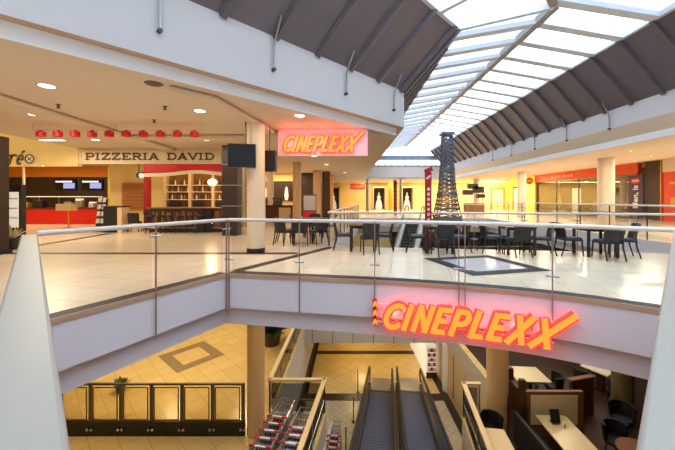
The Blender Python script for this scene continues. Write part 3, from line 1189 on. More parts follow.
def table_proto(lab, loc, rz):
    t = thing('cafe_table', lab, 'table', loc, rz, 'dark square cafe tables')
    mb = MB()
    mb.box(-0.38, -0.38, 0.715, 0.38, 0.38, 0.75)
    mb.build('tabletop', 'table_dark', t, bevel=0.008)
    for sx in (-1, 1):
        for sy in (-1, 1):
            mb = MB()
            mb.box(sx*0.33-0.028, sy*0.33-0.028, 0, sx*0.33+0.028, sy*0.33+0.028, 0.715)
            mb.build('leg', 'wicker', t)
    mb = MB()
    mb.box(-0.32, -0.32, 0.66, 0.32, 0.32, 0.715)
    mb.build('apron', 'wicker', t)
    return t


T0 = table_proto('dark square cafe table opposite the small red figure sign, third group from the red pylon', (4.95, 8.86, 0), -0.14)
T0['label'] = 'dark square cafe table standing just behind the inlaid slate floor square'
dup(T0, (0.74, 9.42, 0), -0.1, 'dark square cafe table under the gap left of the escalator, beside the sloping rear rail')
dup(T0, (2.83, 9.05, 0), -0.12, 'dark square cafe table in front of the red pylon and the lattice tower')
dup(T0, (6.85, 8.52, 0), -0.16, 'dark square cafe table nearest the right end of the terrace')
dup(T0, (-1.2, 11.1, 0), 0.1, 'dark square cafe table left of the rear well, nearer the cream column')
dup(T0, (-0.95, 12.7, 0), 0.1, 'dark square cafe table left of the rear well, second row back')
C0 = chair_proto('dark wicker chair turning its back on us, in front of the red pylon', (2.80, 8.55, 0), 0.05)
chairs = [
    (0.20, 9.52, -pi/2, 'dark wicker chair on the left side of the table beside the sloping rear rail'),
    (1.32, 9.36, pi/2-0.2, 'dark wicker chair on the right side of the table beside the sloping rear rail'),
    (0.88, 8.86, 0.1, 'dark wicker chair turning its back on us, left of the escalator'),
    (2.28, 9.12, -pi/2-0.2, 'dark wicker chair left of the table in front of the red pylon'),
    (3.40, 9.05, pi/2, 'dark wicker chair right of the table in front of the lattice tower'),
    (4.32, 8.98, -pi/2-0.1, 'dark wicker chair left of the table behind the inlaid floor square'),
    (4.72, 8.42, 0.05, 'dark wicker chair with its back to the front rail behind the inlaid floor square'),
    (5.52, 8.70, pi/2-0.3, 'dark wicker chair right of the table behind the inlaid floor square'),
    (6.22, 8.58, -pi/2-0.1, 'dark wicker chair left of the rightmost terrace table'),
    (6.72, 7.98, -0.1, 'dark wicker chair with its back to the front rail at the rightmost terrace table'),
    (7.42, 8.36, pi/2-0.4, 'dark wicker chair right of the rightmost terrace table'),
    (-1.2, 10.5, 0.1, 'dark wicker chair nearest the cream column, back turned, left of the rear well'),
    (-1.8, 11.05, -pi/2, 'dark wicker chair left of the first dark table beyond the rear rail'),
    (-0.62, 11.3, pi/2, 'dark wicker chair against the rail end left of the rear well'),
    (-1.55, 12.65, -pi/2, 'dark wicker chair left of the second row table by the rear well'),
    (-0.36, 12.8, pi/2, 'dark wicker chair right of the second row table, against the well rail'),
    (-1.75, 10.55, -0.5, 'dark wicker chair at the near left corner of the first table beyond the column'),
    (-0.62, 10.55, 0.5, 'dark wicker chair at the near right corner of the first table, by the rail end'),
    (-0.95, 13.3, pi, 'dark wicker chair behind the second row table, facing the camera'),
]
for x, y, rz, lab in chairs:
    dup(C0, (x, y, 0), rz, lab)

# red pylon
py = thing('banner_pylon', 'tall red banner pylon standing at the rear rail beside the escalator', 'banner', (2.71, 9.56, 0))
mb = MB()
mb.box(-0.16, -0.12, 0, 0.16, 0.12, 0.04)
mb.build('base', 'steel_dark', py)
mb = MB()
mb.prism([(-0.095, -0.03), (0.095, -0.03), (0.095, 0.03), (-0.095, 0.03)], 0.04, 2.3)
mb.ribbon([(-0.10, 2.31), (0.12, 2.41)], 0.13, -0.03, 0.03)
mb.build('panel', 'red_dark', py)
mb = MB()
for k in range(9):
    mb.box(-0.035, -0.036, 0.55+k*0.15, 0.035, -0.03, 0.55+k*0.15+0.085)
mb.ribbon([(-0.06, 2.1), (0.06, 2.2)], 0.05, -0.036, -0.03)
mb.build('lettering', 'neon_panel', py)

# ================================================================ HANGING AND STANDING THINGS BY THE COLUMN
tv = thing('television', 'black flat television hung by a rod from the ceiling in front of the cream column', 'television', (-2.60, 8.70, 2.36), radians(14))
mb = MB()
mb.box(-0.37, -0.04, 0.0, 0.37, 0.04, 0.64)
mb.build('casing', 'black_matt', tv, bevel=0.01)
mb = MB()
mb.box(-0.345, -0.046, 0.035, 0.345, -0.04, 0.615)
mb.build('screen', 'black_gloss', tv)
mb = MB()
mb.tube([(0.1, 0.02, 0.6), (0.1, 0.02, 1.34)], 0.018, 8)
mb.build('hanging_rod', 'steel_dark', tv)
ls = thing('loudspeaker', 'black loudspeaker box hanging behind the right side of the cream column', 'loudspeaker', (-2.06, 9.75, 2.34))
mb = MB()
mb.box(-0.2, -0.15, 0, 0.2, 0.15, 0.62)
mb.build('cabinet', 'black_matt', ls, bevel=0.01)
mb = MB()
for z, r in ((0.18, 0.12), (0.46, 0.07)):
    mb.tube([(0, -0.16, z), (0, -0.15, z)], r, 16)
mb.build('speaker_cone', 'wicker', ls)
mb = MB()
mb.tube([(0, 0, 0.6), (0, 0, 1.36)], 0.018, 8)
mb.build('hanging_rod', 'steel_dark', ls)

pl = thing('pillar', 'square dark brown pillar with steel strips between the pizzeria and the cream column', 'pillar', (-4.40, 13.4, 0))
mb = MB()
mb.box(-0.33, -0.3, 0, 0.30, 0.3, ZC)
mb.build('shaft', 'dark_brown', pl)
mb = MB()
for z in (1.2, 2.05, 2.9):
    mb.box(-0.34, -0.31, z, 0.31, 0.31, z+0.03)
mb.build('steel_band', 'steel', pl)
mb = MB()
mb.box(0.44, -0.05, 0, 0.5, 0.0, ZC)
mb.build('steel_strip', 'steel', pl)

# ================================================================ PIZZERIA
ps = thing('fascia_board', 'long cream board with brown slab serif capitals above the bar front', 'shop sign', (-8.22, 14.0, 3.04))
mb = MB()
mb.box(-3.1, 0, 0, 3.1, 0.15, 0.65)
mb.build('board', 'cream_board', ps)
mb = MB()
for z in (0.06, 0.56):
    mb.box(-3.0, -0.015, z, 3.0, 0, z+0.025)
for x in (-3.0, 2.975):
    mb.box(x, -0.015, 0.06, x+0.025, 0, 0.585)
mb.build('border', 'cream_edge', ps)
slab_letters(ps, 'PIZZERIA DAVID', 'letter_brown', -2.82, 2.86, 0.17, 0.30, 0.075, -0.002)

aw = thing('awning', 'dark red awning with wavy cream edge over the pizzeria bar', 'awning', (-6.75, 14.2, 2.45))
mb = MB()
mb.box(-1.75, -0.12, 0.22, 1.65, 0.5, 0.59)
mb.build('canopy', 'red_gloss', aw)
mb = MB()
N = 24
top = [(-1.75+3.4*i/N, 0.10+0.14*math.exp(-((i/N-0.68)*3.2)**2)) for i in range(N+1)]
mb.ribbon(top, 0.15, -0.17, -0.12)
mb.build('valance', 'cream_board', aw)

bar = thing('bar_counter', 'long bar counter with pale top edge in front of the bottle shelves', 'bar counter', (-6.75, 14.5, 0))
mb = MB()
mb.box(-1.75, 0, 0, 1.65, 0.6, 1.06)
mb.build('body', 'wood_dark', bar)
mb = MB()
mb.box(-1.82, -0.12, 1.06, 1.72, 0.7, 1.12)
mb.build('countertop', 'wood_mid', bar, bevel=0.01)
mb = MB()
for k in range(11):
    x = -1.6+k*0.31
    mb.box(x, -0.025, 0.15, x+0.22, 0, 0.95)
mb.build('front_panel', 'wood_mid', bar)
mb = MB()
mb.tube([(-1.75, -0.1, 0.2), (1.65, -0.1, 0.2)], 0.025, 8)
mb.build('foot_rail', 'steel', bar)
mb = MB()
mb.box(0.5, -0.16, 0, 1.1, -0.03, 1.0)
mb.build('dark_front', 'black_matt', bar)

st = thing('bar_stool', 'dark bar stool first from the left end of the pizzeria bar', 'bar stool', (-8.2, 14.05, 0), 0, 'bar stools at the pizzeria bar')
mb = MB()
mb.lathe([(0, 0.72), (0.17, 0.72), (0.19, 0.75), (0.17, 0.79), (0, 0.80)], n=16)
mb.build('seat', 'black_matt', st)
mb = MB()
mb.ribbon([(-0.17, 0.98), (0.17, 0.98)], 0.12, -0.2, -0.17)
mb.bar((-0.14, -0.17, 0.76), (-0.14, -0.185, 1.0), 0.03, 0.03)
mb.bar((0.14, -0.17, 0.76), (0.14, -0.185, 1.0), 0.03, 0.03)
mb.build('backrest', 'black_matt', st)
for a in range(4):
    mb = MB()
    c, s_ = cos(a*pi/2+pi/4), sin(a*pi/2+pi/4)
    mb.tube([(c*0.1, s_*0.1, 0.73), (c*0.2, s_*0.2, 0)], 0.018, 6)
    mb.build('leg', 'black_matt', st)
ords = ('second', 'third', 'fourth', 'fifth', 'sixth')
for k, o_ in enumerate(ords):
    dup(st, (-8.2+(k+1)*0.43, 14.05+0.03*(k % 2), 0), 0.1*(k-2), f'dark bar stool {o_} from the left end of the pizzeria bar')

sh = thing('back_bar', 'tall back bar of lit shelves and mirrors behind the pizzeria counter', 'back bar', (-7.0, 16.6, 0))
mb = MB()
mb.box(-2.0, 0.25, 0, 1.9, 0.35, 3.05)
mb.build('back_panel', 'mirror_wall', sh)
for x in (-1.95, -0.65, 0.55, 1.75):
    mb = MB()
    mb.box(x-0.07, -0.05, 0, x+0.07, 0.25, 3.05)
    mb.build('upright', 'cream_edge', sh)
for z in (0.95, 1.45, 1.85, 2.2):
    mb = MB()
    mb.box(-1.9, -0.02, z, 1.75, 0.25, z+0.035)
    mb.build('shelf', 'cream_board', sh)
mb = MB()
mb.box(-1.9, 0, 0, 1.75, 0.25, 0.95)
mb.build('cupboard', 'wood_dark', sh)
mb = MB()
for x in (-1.5, -0.25, 0.95):
    mb.box(x-0.25, -0.03, 1.0, x+0.3, 0.1, 1.32)
mb.build('coffee_hatch', 'black_matt', sh)
bot = {}
rows = {1.485: 'lowest', 1.885: 'middle', 2.235: 'top'}
bay = ('left', 'centre', 'right')
for z, rn in rows.items():
    for bi, x0 in enumerate((-1.75, -0.48, 0.72)):
        for k in range(6):
            m = ('bottle_amber', 'bottle_green', 'bottle_clear')[(k*7+bi*3+int(z*10)) % 3]
            if m not in bot:
                mb = MB()
                mb.lathe([(0.036, 0), (0.038, 0.15), (0.03, 0.19), (0.013, 0.22), (0.013, 0.28), (0, 0.285)], n=10)
                o = mb.build('bottle', m, None)
                bot[m] = o
            else:
                o = bot[m].copy()
                COL.objects.link(o)
            o.location = (-7.0+x0+0.13+k*0.16, 16.6+0.1, z)
            cn = {'bottle_amber': 'amber', 'bottle_green': 'green', 'bottle_clear': 'clear'}[m]
            on = ('first', 'second', 'third', 'fourth', 'fifth', 'sixth')[k]
            tag(o, f'{cn} bottle, {on} along the {rn} shelf in the {bay[bi]} bay of the back bar', 'bottle', 'bottles on the back bar')

gl = thing('pendant_lamp', 'glowing round pendant lamp over the right end of the pizzeria bar', 'lamp', (-5.98, 15.3, 2.3))
mb = MB()
mb.lathe([(0, -0.17), (0.1, -0.15), (0.2, -0.06), (0.22, 0.02), (0.18, 0.1), (0.06, 0.16), (0.03, 0.18)], n=20)
mb.build('globe', 'globe_light', gl)
mb = MB()
mb.tube([(0, 0, 0.17), (0, 0, 1.4)], 0.01, 6)
mb.build('cord', 'black_matt', gl)
lamp('globe_lamp', 'POINT', (0, -0.1, -0.45), 60, WARM, 0.15, gl)

# spot lamp on the awning end
sl = thing('spotlight', 'round spotlight on a dark bracket at the left end of the red awning', 'lamp', (-8.75, 14.1, 2.55))
mb = MB()
mb.tube([(0, 0, 0), (0.16, -0.08, -0.02)], 0.13, 14, 0.16)
mb.build('housing', 'black_matt', sl)
mb = MB()
mb.tube([(0.162, -0.081, -0.02), (0.17, -0.085, -0.02)], 0.13, 14)
mb.build('lens', 'case_light', sl)
mb = MB()
mb.tube([(0, 0.0, 0.05), (0, 0, 0.5)], 0.02, 8)
mb.build('bracket', 'black_matt', sl)

# pizzeria interior
wi = MB()
wi.box(-12.5, 17.6, 0, -4.0, 17.8, ZC)
struct(wi, 'wall_pizzeria_back', ['yellow_wall'], 'warm yellow wall at the back of the pizzeria', 'wall')
wb = MB()
for k in range(10):
    wb.box(-11.75, 17.42, 0.9+k*0.15, -10.5, 17.595, 1.03+k*0.15)
tag(wb.build('brick_panel', 'brick'), 'brown slatted brick panel on the back wall left of the bar', 'wall panel')
mb = MB()
mb.box(-9.45, 15.6, 0, -9.25, 15.9, ZC)
tag(mb.build('door_post', 'red_dark'), 'dark red post at the left end of the pizzeria bar', 'post')
sc = thing('service_cabinet', 'dark cabinet with a pale lit edge left of the pizzeria chairs', 'cabinet', (-10.05, 14.3, 0))
mb = MB()
mb.box(-0.42, 0, 0, 0.22, 0.6, 1.15)
mb.build('body', 'black_matt', sc)
mb = MB()
mb.box(0.22, -0.02, 0, 0.42, 0.55, 1.12)
mb.build('end_panel', 'cream_edge', sc)
mb = MB()
mb.box(-0.45, -0.04, 1.15, 0.44, 0.64, 1.19)
mb.build('countertop', 'wood_dark', sc)
for k, (x, y, r_) in enumerate(((-9.3, 14.7, 0.3), (-8.85, 15.3, -0.6))):
    dup(C0, (x, y, 0), r_, ('dark chair between the pale edged cabinet and the bar stools', 'dark chair farther inside the pizzeria by the dark red post')[k])

rk = thing('leaflet_rack', 'dark leaflet rack full of pale brochures beside the red counter', 'rack', (-10.85, 14.6, 0))
mb = MB()
mb.obox((0, 0.12, 0.75), (0.42, 0.05, 1.5), 0, Matrix.Rotation(-0.15, 3, 'X'))
mb.build('frame', 'black_matt', rk)
mb = MB()
for k in range(4):
    for j in range(2):
        mb.obox((-0.1+j*0.2, 0.02+k*0.05, 0.5+k*0.32), (0.15, 0.03, 0.22), 0, Matrix.Rotation(-0.3, 3, 'X'))
mb.build('brochures', 'panel_grey', rk)
mb = MB()
mb.box(-0.22, -0.15, 0, 0.22, 0.3, 0.06)
mb.build('base', 'black_matt', rk)

# ================================================================ LEFT COUNTER SHOP
bh = MB()
bh.box(-22, 13.95, 2.93, -11.32, 14.2, 4.7)
struct(bh, 'wall_bulkhead', ['yellow_wall'], 'yellow bulkhead wall over the red counter shop', 'wall')
ob_ = MB()
ob_.box(-21.95, 20.45, 2.91, -14.5, 20.6, 3.59)
tag(ob_.build('orange_band', 'orange_wall'), 'orange band across the top of the red counter shop', 'shop band')
sn = thing('wall_lettering', 'brown slanted letters on the yellow bulkhead ending in an accented e', 'shop sign', (-13.9, 13.95, 2.95))
def script(strokes, x, H, w):
    mb = MB()
    for st_ in strokes:
        mb.ribbon([(x+p[0]*H+0.28*p[1]*H, 0.06+p[1]*H) for p in st_], w, -0.025, -0.002)
    mb.build('letter', 'letter_brown', sn, smooth=False)


Rr = [[(0.05, 0), (0.05, 1)], [(0.05, 0.7)]+arc(0.32, 0.7, 0.26, 0.28, 150, 25, 6)]
script([arc(0.25, 0.5, 0.25, 0.45, 60, 300)], -1.05, 0.42, 0.1)
script(Rr, -0.72, 0.42, 0.1)
script(Rr, -0.42, 0.42, 0.1)
script([[(0.02, 0.5), (0.5, 0.5)]+arc(0.27, 0.5, 0.25, 0.46, 10, 310, 12), [(0.25, 1.15), (0.5, 1.42)]], -0.10, 0.42, 0.09)
ns = thing('round_sign', 'round white crossed out sign beside the brown bulkhead letters', 'sign', (-13.36, 13.88, 3.24))
mb = MB()
mb.tube([(0, 0.03, 0), (0, 0, 0)], 0.2, 24)
mb.build('plate', 'white_paint', ns)
mb = MB()
mb.ribbon(arc(0, 0, 0.18, 0.18, 0, 360, 28), 0.045, -0.012, 0.0)
mb.build('ring', 'black_matt', ns)
mb = MB()
mb.ribbon([(-0.09, -0.08), (0.09, 0.08)], 0.03, -0.012, 0)
mb.ribbon([(-0.09, 0.08), (0.09, -0.08)], 0.03, -0.012, 0)
mb.build('cross', 'black_matt', ns)
mb = MB()
mb.bar((0, 0.03, 0), (0, 0.07, 0), 0.05, 0.05)
mb.build('bracket', 'steel', ns)

wk = MB()
wk.box(-22, 20.6, 0, -14.5, 20.8, 2.9)
struct(wk, 'wall_counter_back', ['dark_brown'], 'dark back wall with two screens behind the red counter', 'wall')
wk = MB()
wk.box(-14.5, 20.2, 0, -12.5, 20.8, 3.6)
struct(wk, 'wall_counter_side', ['bright_yellow'], 'bright yellow side wall right of the red counter', 'wall')
wk = MB()
wk.box(-22, 14.2, 3.6, -11.3, 20.8, 3.7)
struct(wk, 'ceiling_counter', ['ceiling_beige'])
rc = thing('red_counter', 'long glossy red serving counter of the snack shop', 'counter', (-16.6, 19.0, 0))
mb = MB()
mb.box(-2.6, 0, 0.0, 2.45, 0.6, 0.92)
mb.build('front', 'red_gloss', rc)
mb = MB()
mb.box(-2.65, -0.05, 0.92, 2.5, 0.65, 0.98)
mb.build('countertop', 'wood_dark', rc)
mb = MB()
mb.box(-2.6, 0.02, 1.62, 2.45, 0.3, 1.66)
mb.build('glass_shelf', 'case_light', rc)
for k in range(5):
    x = -2.4+k*1.18
    mb = MB()
    mb.box(x-0.015, 0.1, 0.98, x+0.015, 0.13, 1.62)
    mb.build('shelf_post', 'steel', rc)
for k, (x, lab) in enumerate(((-17.45, 'bright wall screen over the red counter, nearer the lit display case'),
                               (-15.75, 'bright wall screen over the red counter, nearer the yellow wall'))):
    s_ = thing('menu_screen', lab, 'screen', (x, 20.5, 2.08))
    mb = MB()
    mb.box(-0.68, 0, 0, 0.68, 0.08, 0.7)
    mb.build('casing', 'black_matt', s_)
    mb = MB()
    mb.box(-0.64, -0.01, 0.03, 0.64, 0, 0.67)
    mb.build('screen', 'black_gloss', s_)
    mb = MB()
    mb.box(-0.1, -0.016, 0.1, 0.62, -0.01, 0.44)
    mb.build('picture', 'screen_on', s_)
    mb = MB()
    mb.box(-0.6, -0.016, 0.48, 0.45, -0.01, 0.58)
    mb.build('caption', 'screen_white', s_)
for k, (x, w_, h_, m, nm, lab) in enumerate((
        (-16.1, 0.45, 0.42, 'comb_metal', 'cash_register', 'grey cash register on the red counter in front of the stacked cups'),
        (-15.5, 0.35, 0.55, 'steel', 'coffee_machine', 'shiny coffee machine on the red counter between register and pale box'),
        (-14.7, 0.3, 0.35, 'panel_grey', 'pastry_box', 'pale box on the red counter near the yellow wall'),
        (-17.9, 0.6, 0.5, 'black_matt', 'oven', 'black oven on the red counter under the left screen'),
        (-18.7, 0.4, 0.4, 'gold', 'sweet_jar', 'golden jar at the lit display case end of the red counter'))):
    t = thing(nm, lab, nm.replace('_', ' '), (x, 19.25, 0.98))
    mb = MB()
    mb.box(-w_/2, -0.18, 0, w_/2, 0.18, h_*0.8)
    mb.build('body', m, t, bevel=0.02)
    mb = MB()
    mb.prism([(-w_*0.4, -0.14), (w_*0.4, -0.14), (w_*0.4, 0.14), (-w_*0.4, 0.14)], h_*0.8, h_)
    mb.build('top', 'case_light' if k in (1, 2) else 'steel_dark', t)
rgst = thing('serving_stand', 'tan serving stand in front of the red counter', 'stand', (-13.95, 16.6, 0))
mb = MB()
mb.lathe([(0.2, 0), (0.2, 0.03), (0.035, 0.05), (0.035, 0.9)], n=14)
mb.build('pedestal', 'gold', rgst)
mb = MB()
mb.box(-0.5, -0.2, 0.9, 0.3, 0.2, 1.25)
mb.build('tray', 'cream_edge', rgst)
bol = thing('serving_stand', 'slim brass post with round base near the lit display case', 'stand', (-15.4, 15.6, 0))
mb = MB()
mb.lathe([(0.17, 0), (0.17, 0.03), (0.04, 0.05), (0.04, 0.95), (0.06, 1.0), (0, 1.05)], n=14)
mb.build('pedestal', 'gold', bol)
ph = thing('partition_frame', 'pale slim frame standing beside the lit display case', 'frame', (-11.3, 12.0, 0))
mb = MB()
mb.box(-0.52, 0, 0, -0.46, 0.05, 2.72)
mb.box(-0.7, 0, 2.72, 0.25, 0.05, 2.76)
mb.build('frame', 'cream_edge', ph)

dc = thing('display_case', 'tall dark display case with a bright white lit front', 'display case', (-10.15, 10.05, 0))
mb = MB()
mb.box(-0.42, 0.02, 0, 0.18, 0.2, 1.95)
mb.build('body', 'black_matt', dc)
mb = MB()
mb.box(-0.30, -0.01, 0.6, 0.12, 0.02, 1.72)
mb.build('lit_front', 'case_light', dc)
for z in (0.9, 1.2, 1.5):
    mb = MB()
    mb.box(-0.30, -0.03, z, 0.12, -0.01, z+0.02)
    mb.build('shelf', 'steel_dark', dc)
dp = thing('dark_pylon', 'tall dark brown panel pylon at the left edge behind the white railing', 'pylon', (-9.48, 8.62, 0))
mb = MB()
mb.box(-0.9, 0, 0.0, 0.38, 0.25, 3.2)
mb.build('panel', 'dark_brown', dp)
mb = MB()
mb.box(-0.95, -0.05, 0, 0.42, 0.3, 0.1)
mb.build('base', 'black_matt', dp)


def potted(name, lab, loc, n, L, m, pr=0.16, ph_=0.3, pot='black_matt', up=1.0, wide=0.02, seed=1):
    rnd = random.Random(seed)
    t = thing(name, lab, 'plant', loc)
    mb = MB()
    mb.lathe([(pr*0.8, 0), (pr, ph_), (pr*0.9, ph_), (pr*0.86, ph_-0.04), (0, ph_-0.04)], n=16)
    mb.build('pot', pot, t)
    mb = MB()
    for k in range(n):
        a = rnd.uniform(0, 2*pi)
        e = rnd.uniform(0.25, 1.3)*up
        l = L*rnd.uniform(0.7, 1.1)
        d = Vector((cos(a)*cos(e), sin(a)*cos(e), sin(e)))
        b = Vector((cos(a)*0.03, sin(a)*0.03, ph_-0.05))
        mid = b+d*l*0.55
        tip = b+d*l+Vector((0, 0, -0.12*l))
        s_ = Vector((-sin(a), cos(a), 0))*wide*rnd.uniform(0.8, 1.3)
        nn = d.cross(s_).normalized()*0.004
        mb.add([b-s_*0.4, b+s_*0.4, mid+s_, mid-s_, tip, mid+nn], [(0, 1, 2, 5), (0, 5, 3), (5, 2, 4), (3, 5, 4)])
    mb.build('leaves', m, t, recalc=False)
    return t


potted('potted_plant', 'spiky pale leaved plant in a dark pot in front of the lit display case', (-9.75, 9.55, 0), 34, 0.55, 'plant_dry', wide=0.03, seed=3, pr=0.2, ph_=0.34)

# ten red paper lanterns on a string
lx = [-8.71+k*0.501 for k in range(10)]
stg = MB()
stg.tube([(-8.95, 9.4, 3.53), (-6.5, 9.4, 3.51), (-3.95, 9.4, 3.54)], 0.003, 5)
for x in (-8.95, -6.5, -3.95):
    stg.tube([(x, 9.4, 3.52), (x, 9.4, ZC)], 0.003, 5)
tag(stg.build('lantern_string', 'black_matt'), 'thin string carrying the row of red lanterns in front of the pizzeria board', 'string')
lnt = None
oo = ('first', 'second', 'third', 'fourth', 'fifth', 'sixth', 'seventh', 'eighth', 'ninth', 'tenth')
for k, x in enumerate(lx):
    lab = f'red paper lantern on the string, {oo[k]} from the left'
    if lnt is None:
        lnt = thing('paper_lantern', lab, 'lantern', (x, 9.4, 3.35), 0, 'red lanterns on a string')
        mb = MB()
        mb.lathe([(0.08, -0.03), (0.12, -0.02), (0.125, 0.06), (0.12, 0.12), (0.07, 0.14)], n=14)
        mb.build('shade', 'red_lantern', lnt)
        mb = MB()
        mb.lathe([(0.05, 0.14), (0.05, 0.165), (0.01, 0.18)], n=10)
        mb.build('cap', 'red_dark', lnt)
    else:
        dup(lnt, (x, 9.4, 3.345+0.005*(k % 3)), 0.3*k, lab)

# ================================================================ ROOF RODS AND CEILING FITTINGS
def rod(p, inward, lab):
    t = thing('roof_rod', lab, 'bracket', (p[0], p[1], 4.75), 0, 'bent steel rods over the fascia')
    i = Vector((inward[0], inward[1], 0)).normalized()
    mb = MB()
    mb.tube([i*0.34+Vector((0, 0, 0.76)), i*0.09+Vector((0, 0, 0.30)), i*0.06+Vector((0, 0, 0.20)), i*0.05+Vector((0, 0, -0.34))], 0.022, 8)
    mb.build('rod', 'steel', t)
    mb = MB()
    mb.tube([i*0.0+Vector((0, 0, -0.34)), i*0.09+Vector((0, 0, -0.34))], 0.04, 10)
    mb.build('foot', 'steel_dark', t)


for k, q in enumerate((0.46, 2.07, 3.74, 5.39, 7.0)):
    rod((2.28-q, 10.96-q), (1, -1), ('bent steel rod over the left fascia, nearest the fascia corner', 'bent steel rod over the left fascia, second from the corner',
                                     'bent steel rod over the left fascia, third from the corner', 'bent steel rod over the left fascia, fourth from the corner',
                                     'bent steel rod over the left fascia, farthest from the corner')[k])
for k, y in enumerate((13.3, 15.9, 18.6, 21.3, 24.0)):
    rod((10.9+K*y, y), (-1, 0), ('bent steel rod over the right fascia, nearest the camera', 'bent steel rod over the right fascia, second along',
                                 'bent steel rod over the right fascia, third along', 'bent steel rod over the right fascia, fourth along',
                                 'bent steel rod over the right fascia, fifth along')[k])

DL = None
def downlight(x, y, z, lab, e, col=NEUT, r=0.13, spread=None):
    global DL
    if DL is None:
        DL = thing('downlight', lab, 'ceiling light', (x, y, z), 0, 'recessed ceiling lights')
        mb = MB()
        mb.lathe([(0.13, -0.002), (0.17, -0.012), (0.175, 0)], n=20)
        mb.build('ring', 'lamp_ring', DL)
        mb = MB()
        mb.lathe([(0, -0.006), (0.13, -0.006), (0.13, -0.001)], n=20)
        mb.build('lens', 'lamp_disc', DL)
        t = DL
    else:
        t = dup(DL, (x, y, z), 0, lab, 'recessed ceiling lights')
        t.scale = (r/0.13, r/0.13, 1)
    if e:
        lamp('downlight_lamp', 'AREA', (x, y, z-0.03), e, col, 0.5)
    return t


E1 = 38
for x, y, lab in ((-5.66, 6.23, 'round recessed ceiling light nearest the camera in the left ceiling'),
                  (-7.9, 8.35, 'round recessed ceiling light above the red lanterns'),
                  (-3.44, 8.0, 'round recessed ceiling light above the hanging television'),
                  (-1.0, 8.45, 'round recessed ceiling light just in front of the cream column'),
                  (-4.9, 11.9, 'round recessed ceiling light in front of the square brown pillar'),
                  (-9.0, 11.9, 'round recessed ceiling light in front of the lettered board'),
                  (-0.9, 13.2, 'round recessed ceiling light behind the hanging cinema sign, first'),
                  (-1.2, 16.4, 'round recessed ceiling light behind the hanging cinema sign, second'),
                  (-0.7, 20.4, 'round recessed ceiling light behind the hanging cinema sign, third'),
                  (-5.5, 20.5, 'round recessed ceiling light over the dark hall counter'),
                  (-3.2, 23.8, 'round recessed ceiling light before the brown panelled wall'),
                  (0.6, 26.5, 'round recessed ceiling light at the far left of the rear well'),
                  (-9.6, 5.2, 'round recessed ceiling light far out in the left gallery ceiling')):
    downlight(x, y, ZC, lab, E1, NEUT)
for k, y in enumerate((12.0, 16.5, 21.0, 25.5, 30.0, 34.5)):  # added row that fills the right gallery, no known fittings here
    downlight(15.6+K*y, y, ZC, 'round recessed ceiling light added in the right gallery, %s from the camera' % ('first', 'second', 'third', 'fourth', 'fifth', 'sixth')[k], E1*3.6, (1.0, 0.88, 0.70), 0.06)
for k, y in enumerate((11.0, 14.6, 19.5, 24.0, 29.0)):  # extra row added near the well to brighten the column fronts
    downlight(12.9+K*y, y, ZC, 'round ceiling light added along the well edge of the right gallery, %s from the camera' % ('first', 'second', 'third', 'fourth', 'fifth')[k], E1*2.8, (1.0, 0.88, 0.70), 0.06)
for k, x in enumerate((3.5, 7.5, 11.5, 15.5, 19.5)):
    downlight(x, 40.2, ZC if x < 18 else 4.22, 'round recessed ceiling light before the yellow back wall, %s from the gold column side' % ('first', 'second', 'third', 'fourth', 'fifth')[k], E1*3.0, GOLD)
# lower storey lights
for x, y, lab in ((-4.6, 11.0, 'behind the amber glass barrier'), (-7.0, 11.0, 'above the small dark shrub'), (-4.6, 15.5, 'beyond the inlaid frame'),
                  (-8.0, 15.5, 'in the far left corner'), (-7.2, 7.4, 'in front of the amber glass barrier'), (-11, 12, 'at the outer left end'),
                  (1.9, 14.0, 'above the moving walks'), (-2.6, 20.0, 'beyond the leafy speckled shrub'), (2.0, 11.2, 'above the upper run of the moving walks'), (3.0, 7.2, 'added above the cream handrail by the pale table'), (-0.9, 7.35, 'added above the nested trolleys')):  # last two entries added to brighten column, handrail, table and trolleys
    downlight(x, y, -1.07, 'round light in the lower storey ceiling '+lab, 38 if y < 7.4 or (y == 7.4 and x > -1) else 76, (1.0, 0.81, 0.50))
for x, y, lab in ((6.0, 8.2, 'above the long pale table'), (8.0, 11.2, 'above the dark rear tables'), (4.9, 11.5, 'beside the tan restaurant column')):
    downlight(x, y, -1.07, 'round light in the lower storey ceiling '+lab, 19, WARM)
for k, (x, y) in enumerate(((1.0, 18.6), (3.9, 18.6), (1.6, 21.5))):
    downlight(x, y, ZM-0.8, 'round recessed ceiling light over the sunken landing, %s' % ('left', 'right', 'rear')[k], 26, (1.0, 0.74, 0.36))
lt = thing('strip_light', 'long flush ceiling light above the left end of the red lanterns', 'ceiling light', (-10.6, 11.9, ZC))
mb = MB()
mb.box(-0.45, -0.13, -0.015, 0.45, 0.13, 0)
mb.build('frame', 'lamp_ring', lt)
mb = MB()
mb.box(-0.42, -0.10, -0.02, 0.42, 0.10, -0.014)
mb.build('diffuser', 'lamp_disc', lt)
lamp('strip_lamp', 'AREA', (-10.6, 11.9, ZC-0.05), 120, NEUT, 0.8, size_y=0.2)
for k, (x, y, lab) in enumerate(((-3.5, 6.1, 'small dark ceiling speaker between two ceiling lights'), (-6.5, 7.45, 'small dark sprinkler head in the left ceiling nearer the lip'),
                                 (-5.1, 8.9, 'small dark sprinkler head just before the row of lanterns'), (-4.1, 7.6, 'small dark sprinkler head beside the television rod'))):
    t = thing('sprinkler' if k else 'ceiling_speaker', lab, 'ceiling fitting', (x, y, ZC))
    mb = MB()
    mb.lathe([(0.02, -0.09), (0.05, -0.08), (0.02, -0.05), (0.03, -0.01), (0.07, 0)] if k else [(0, -0.02), (0.13, -0.02), (0.17, 0)], n=14)
    mb.build('body', 'steel_dark', t)

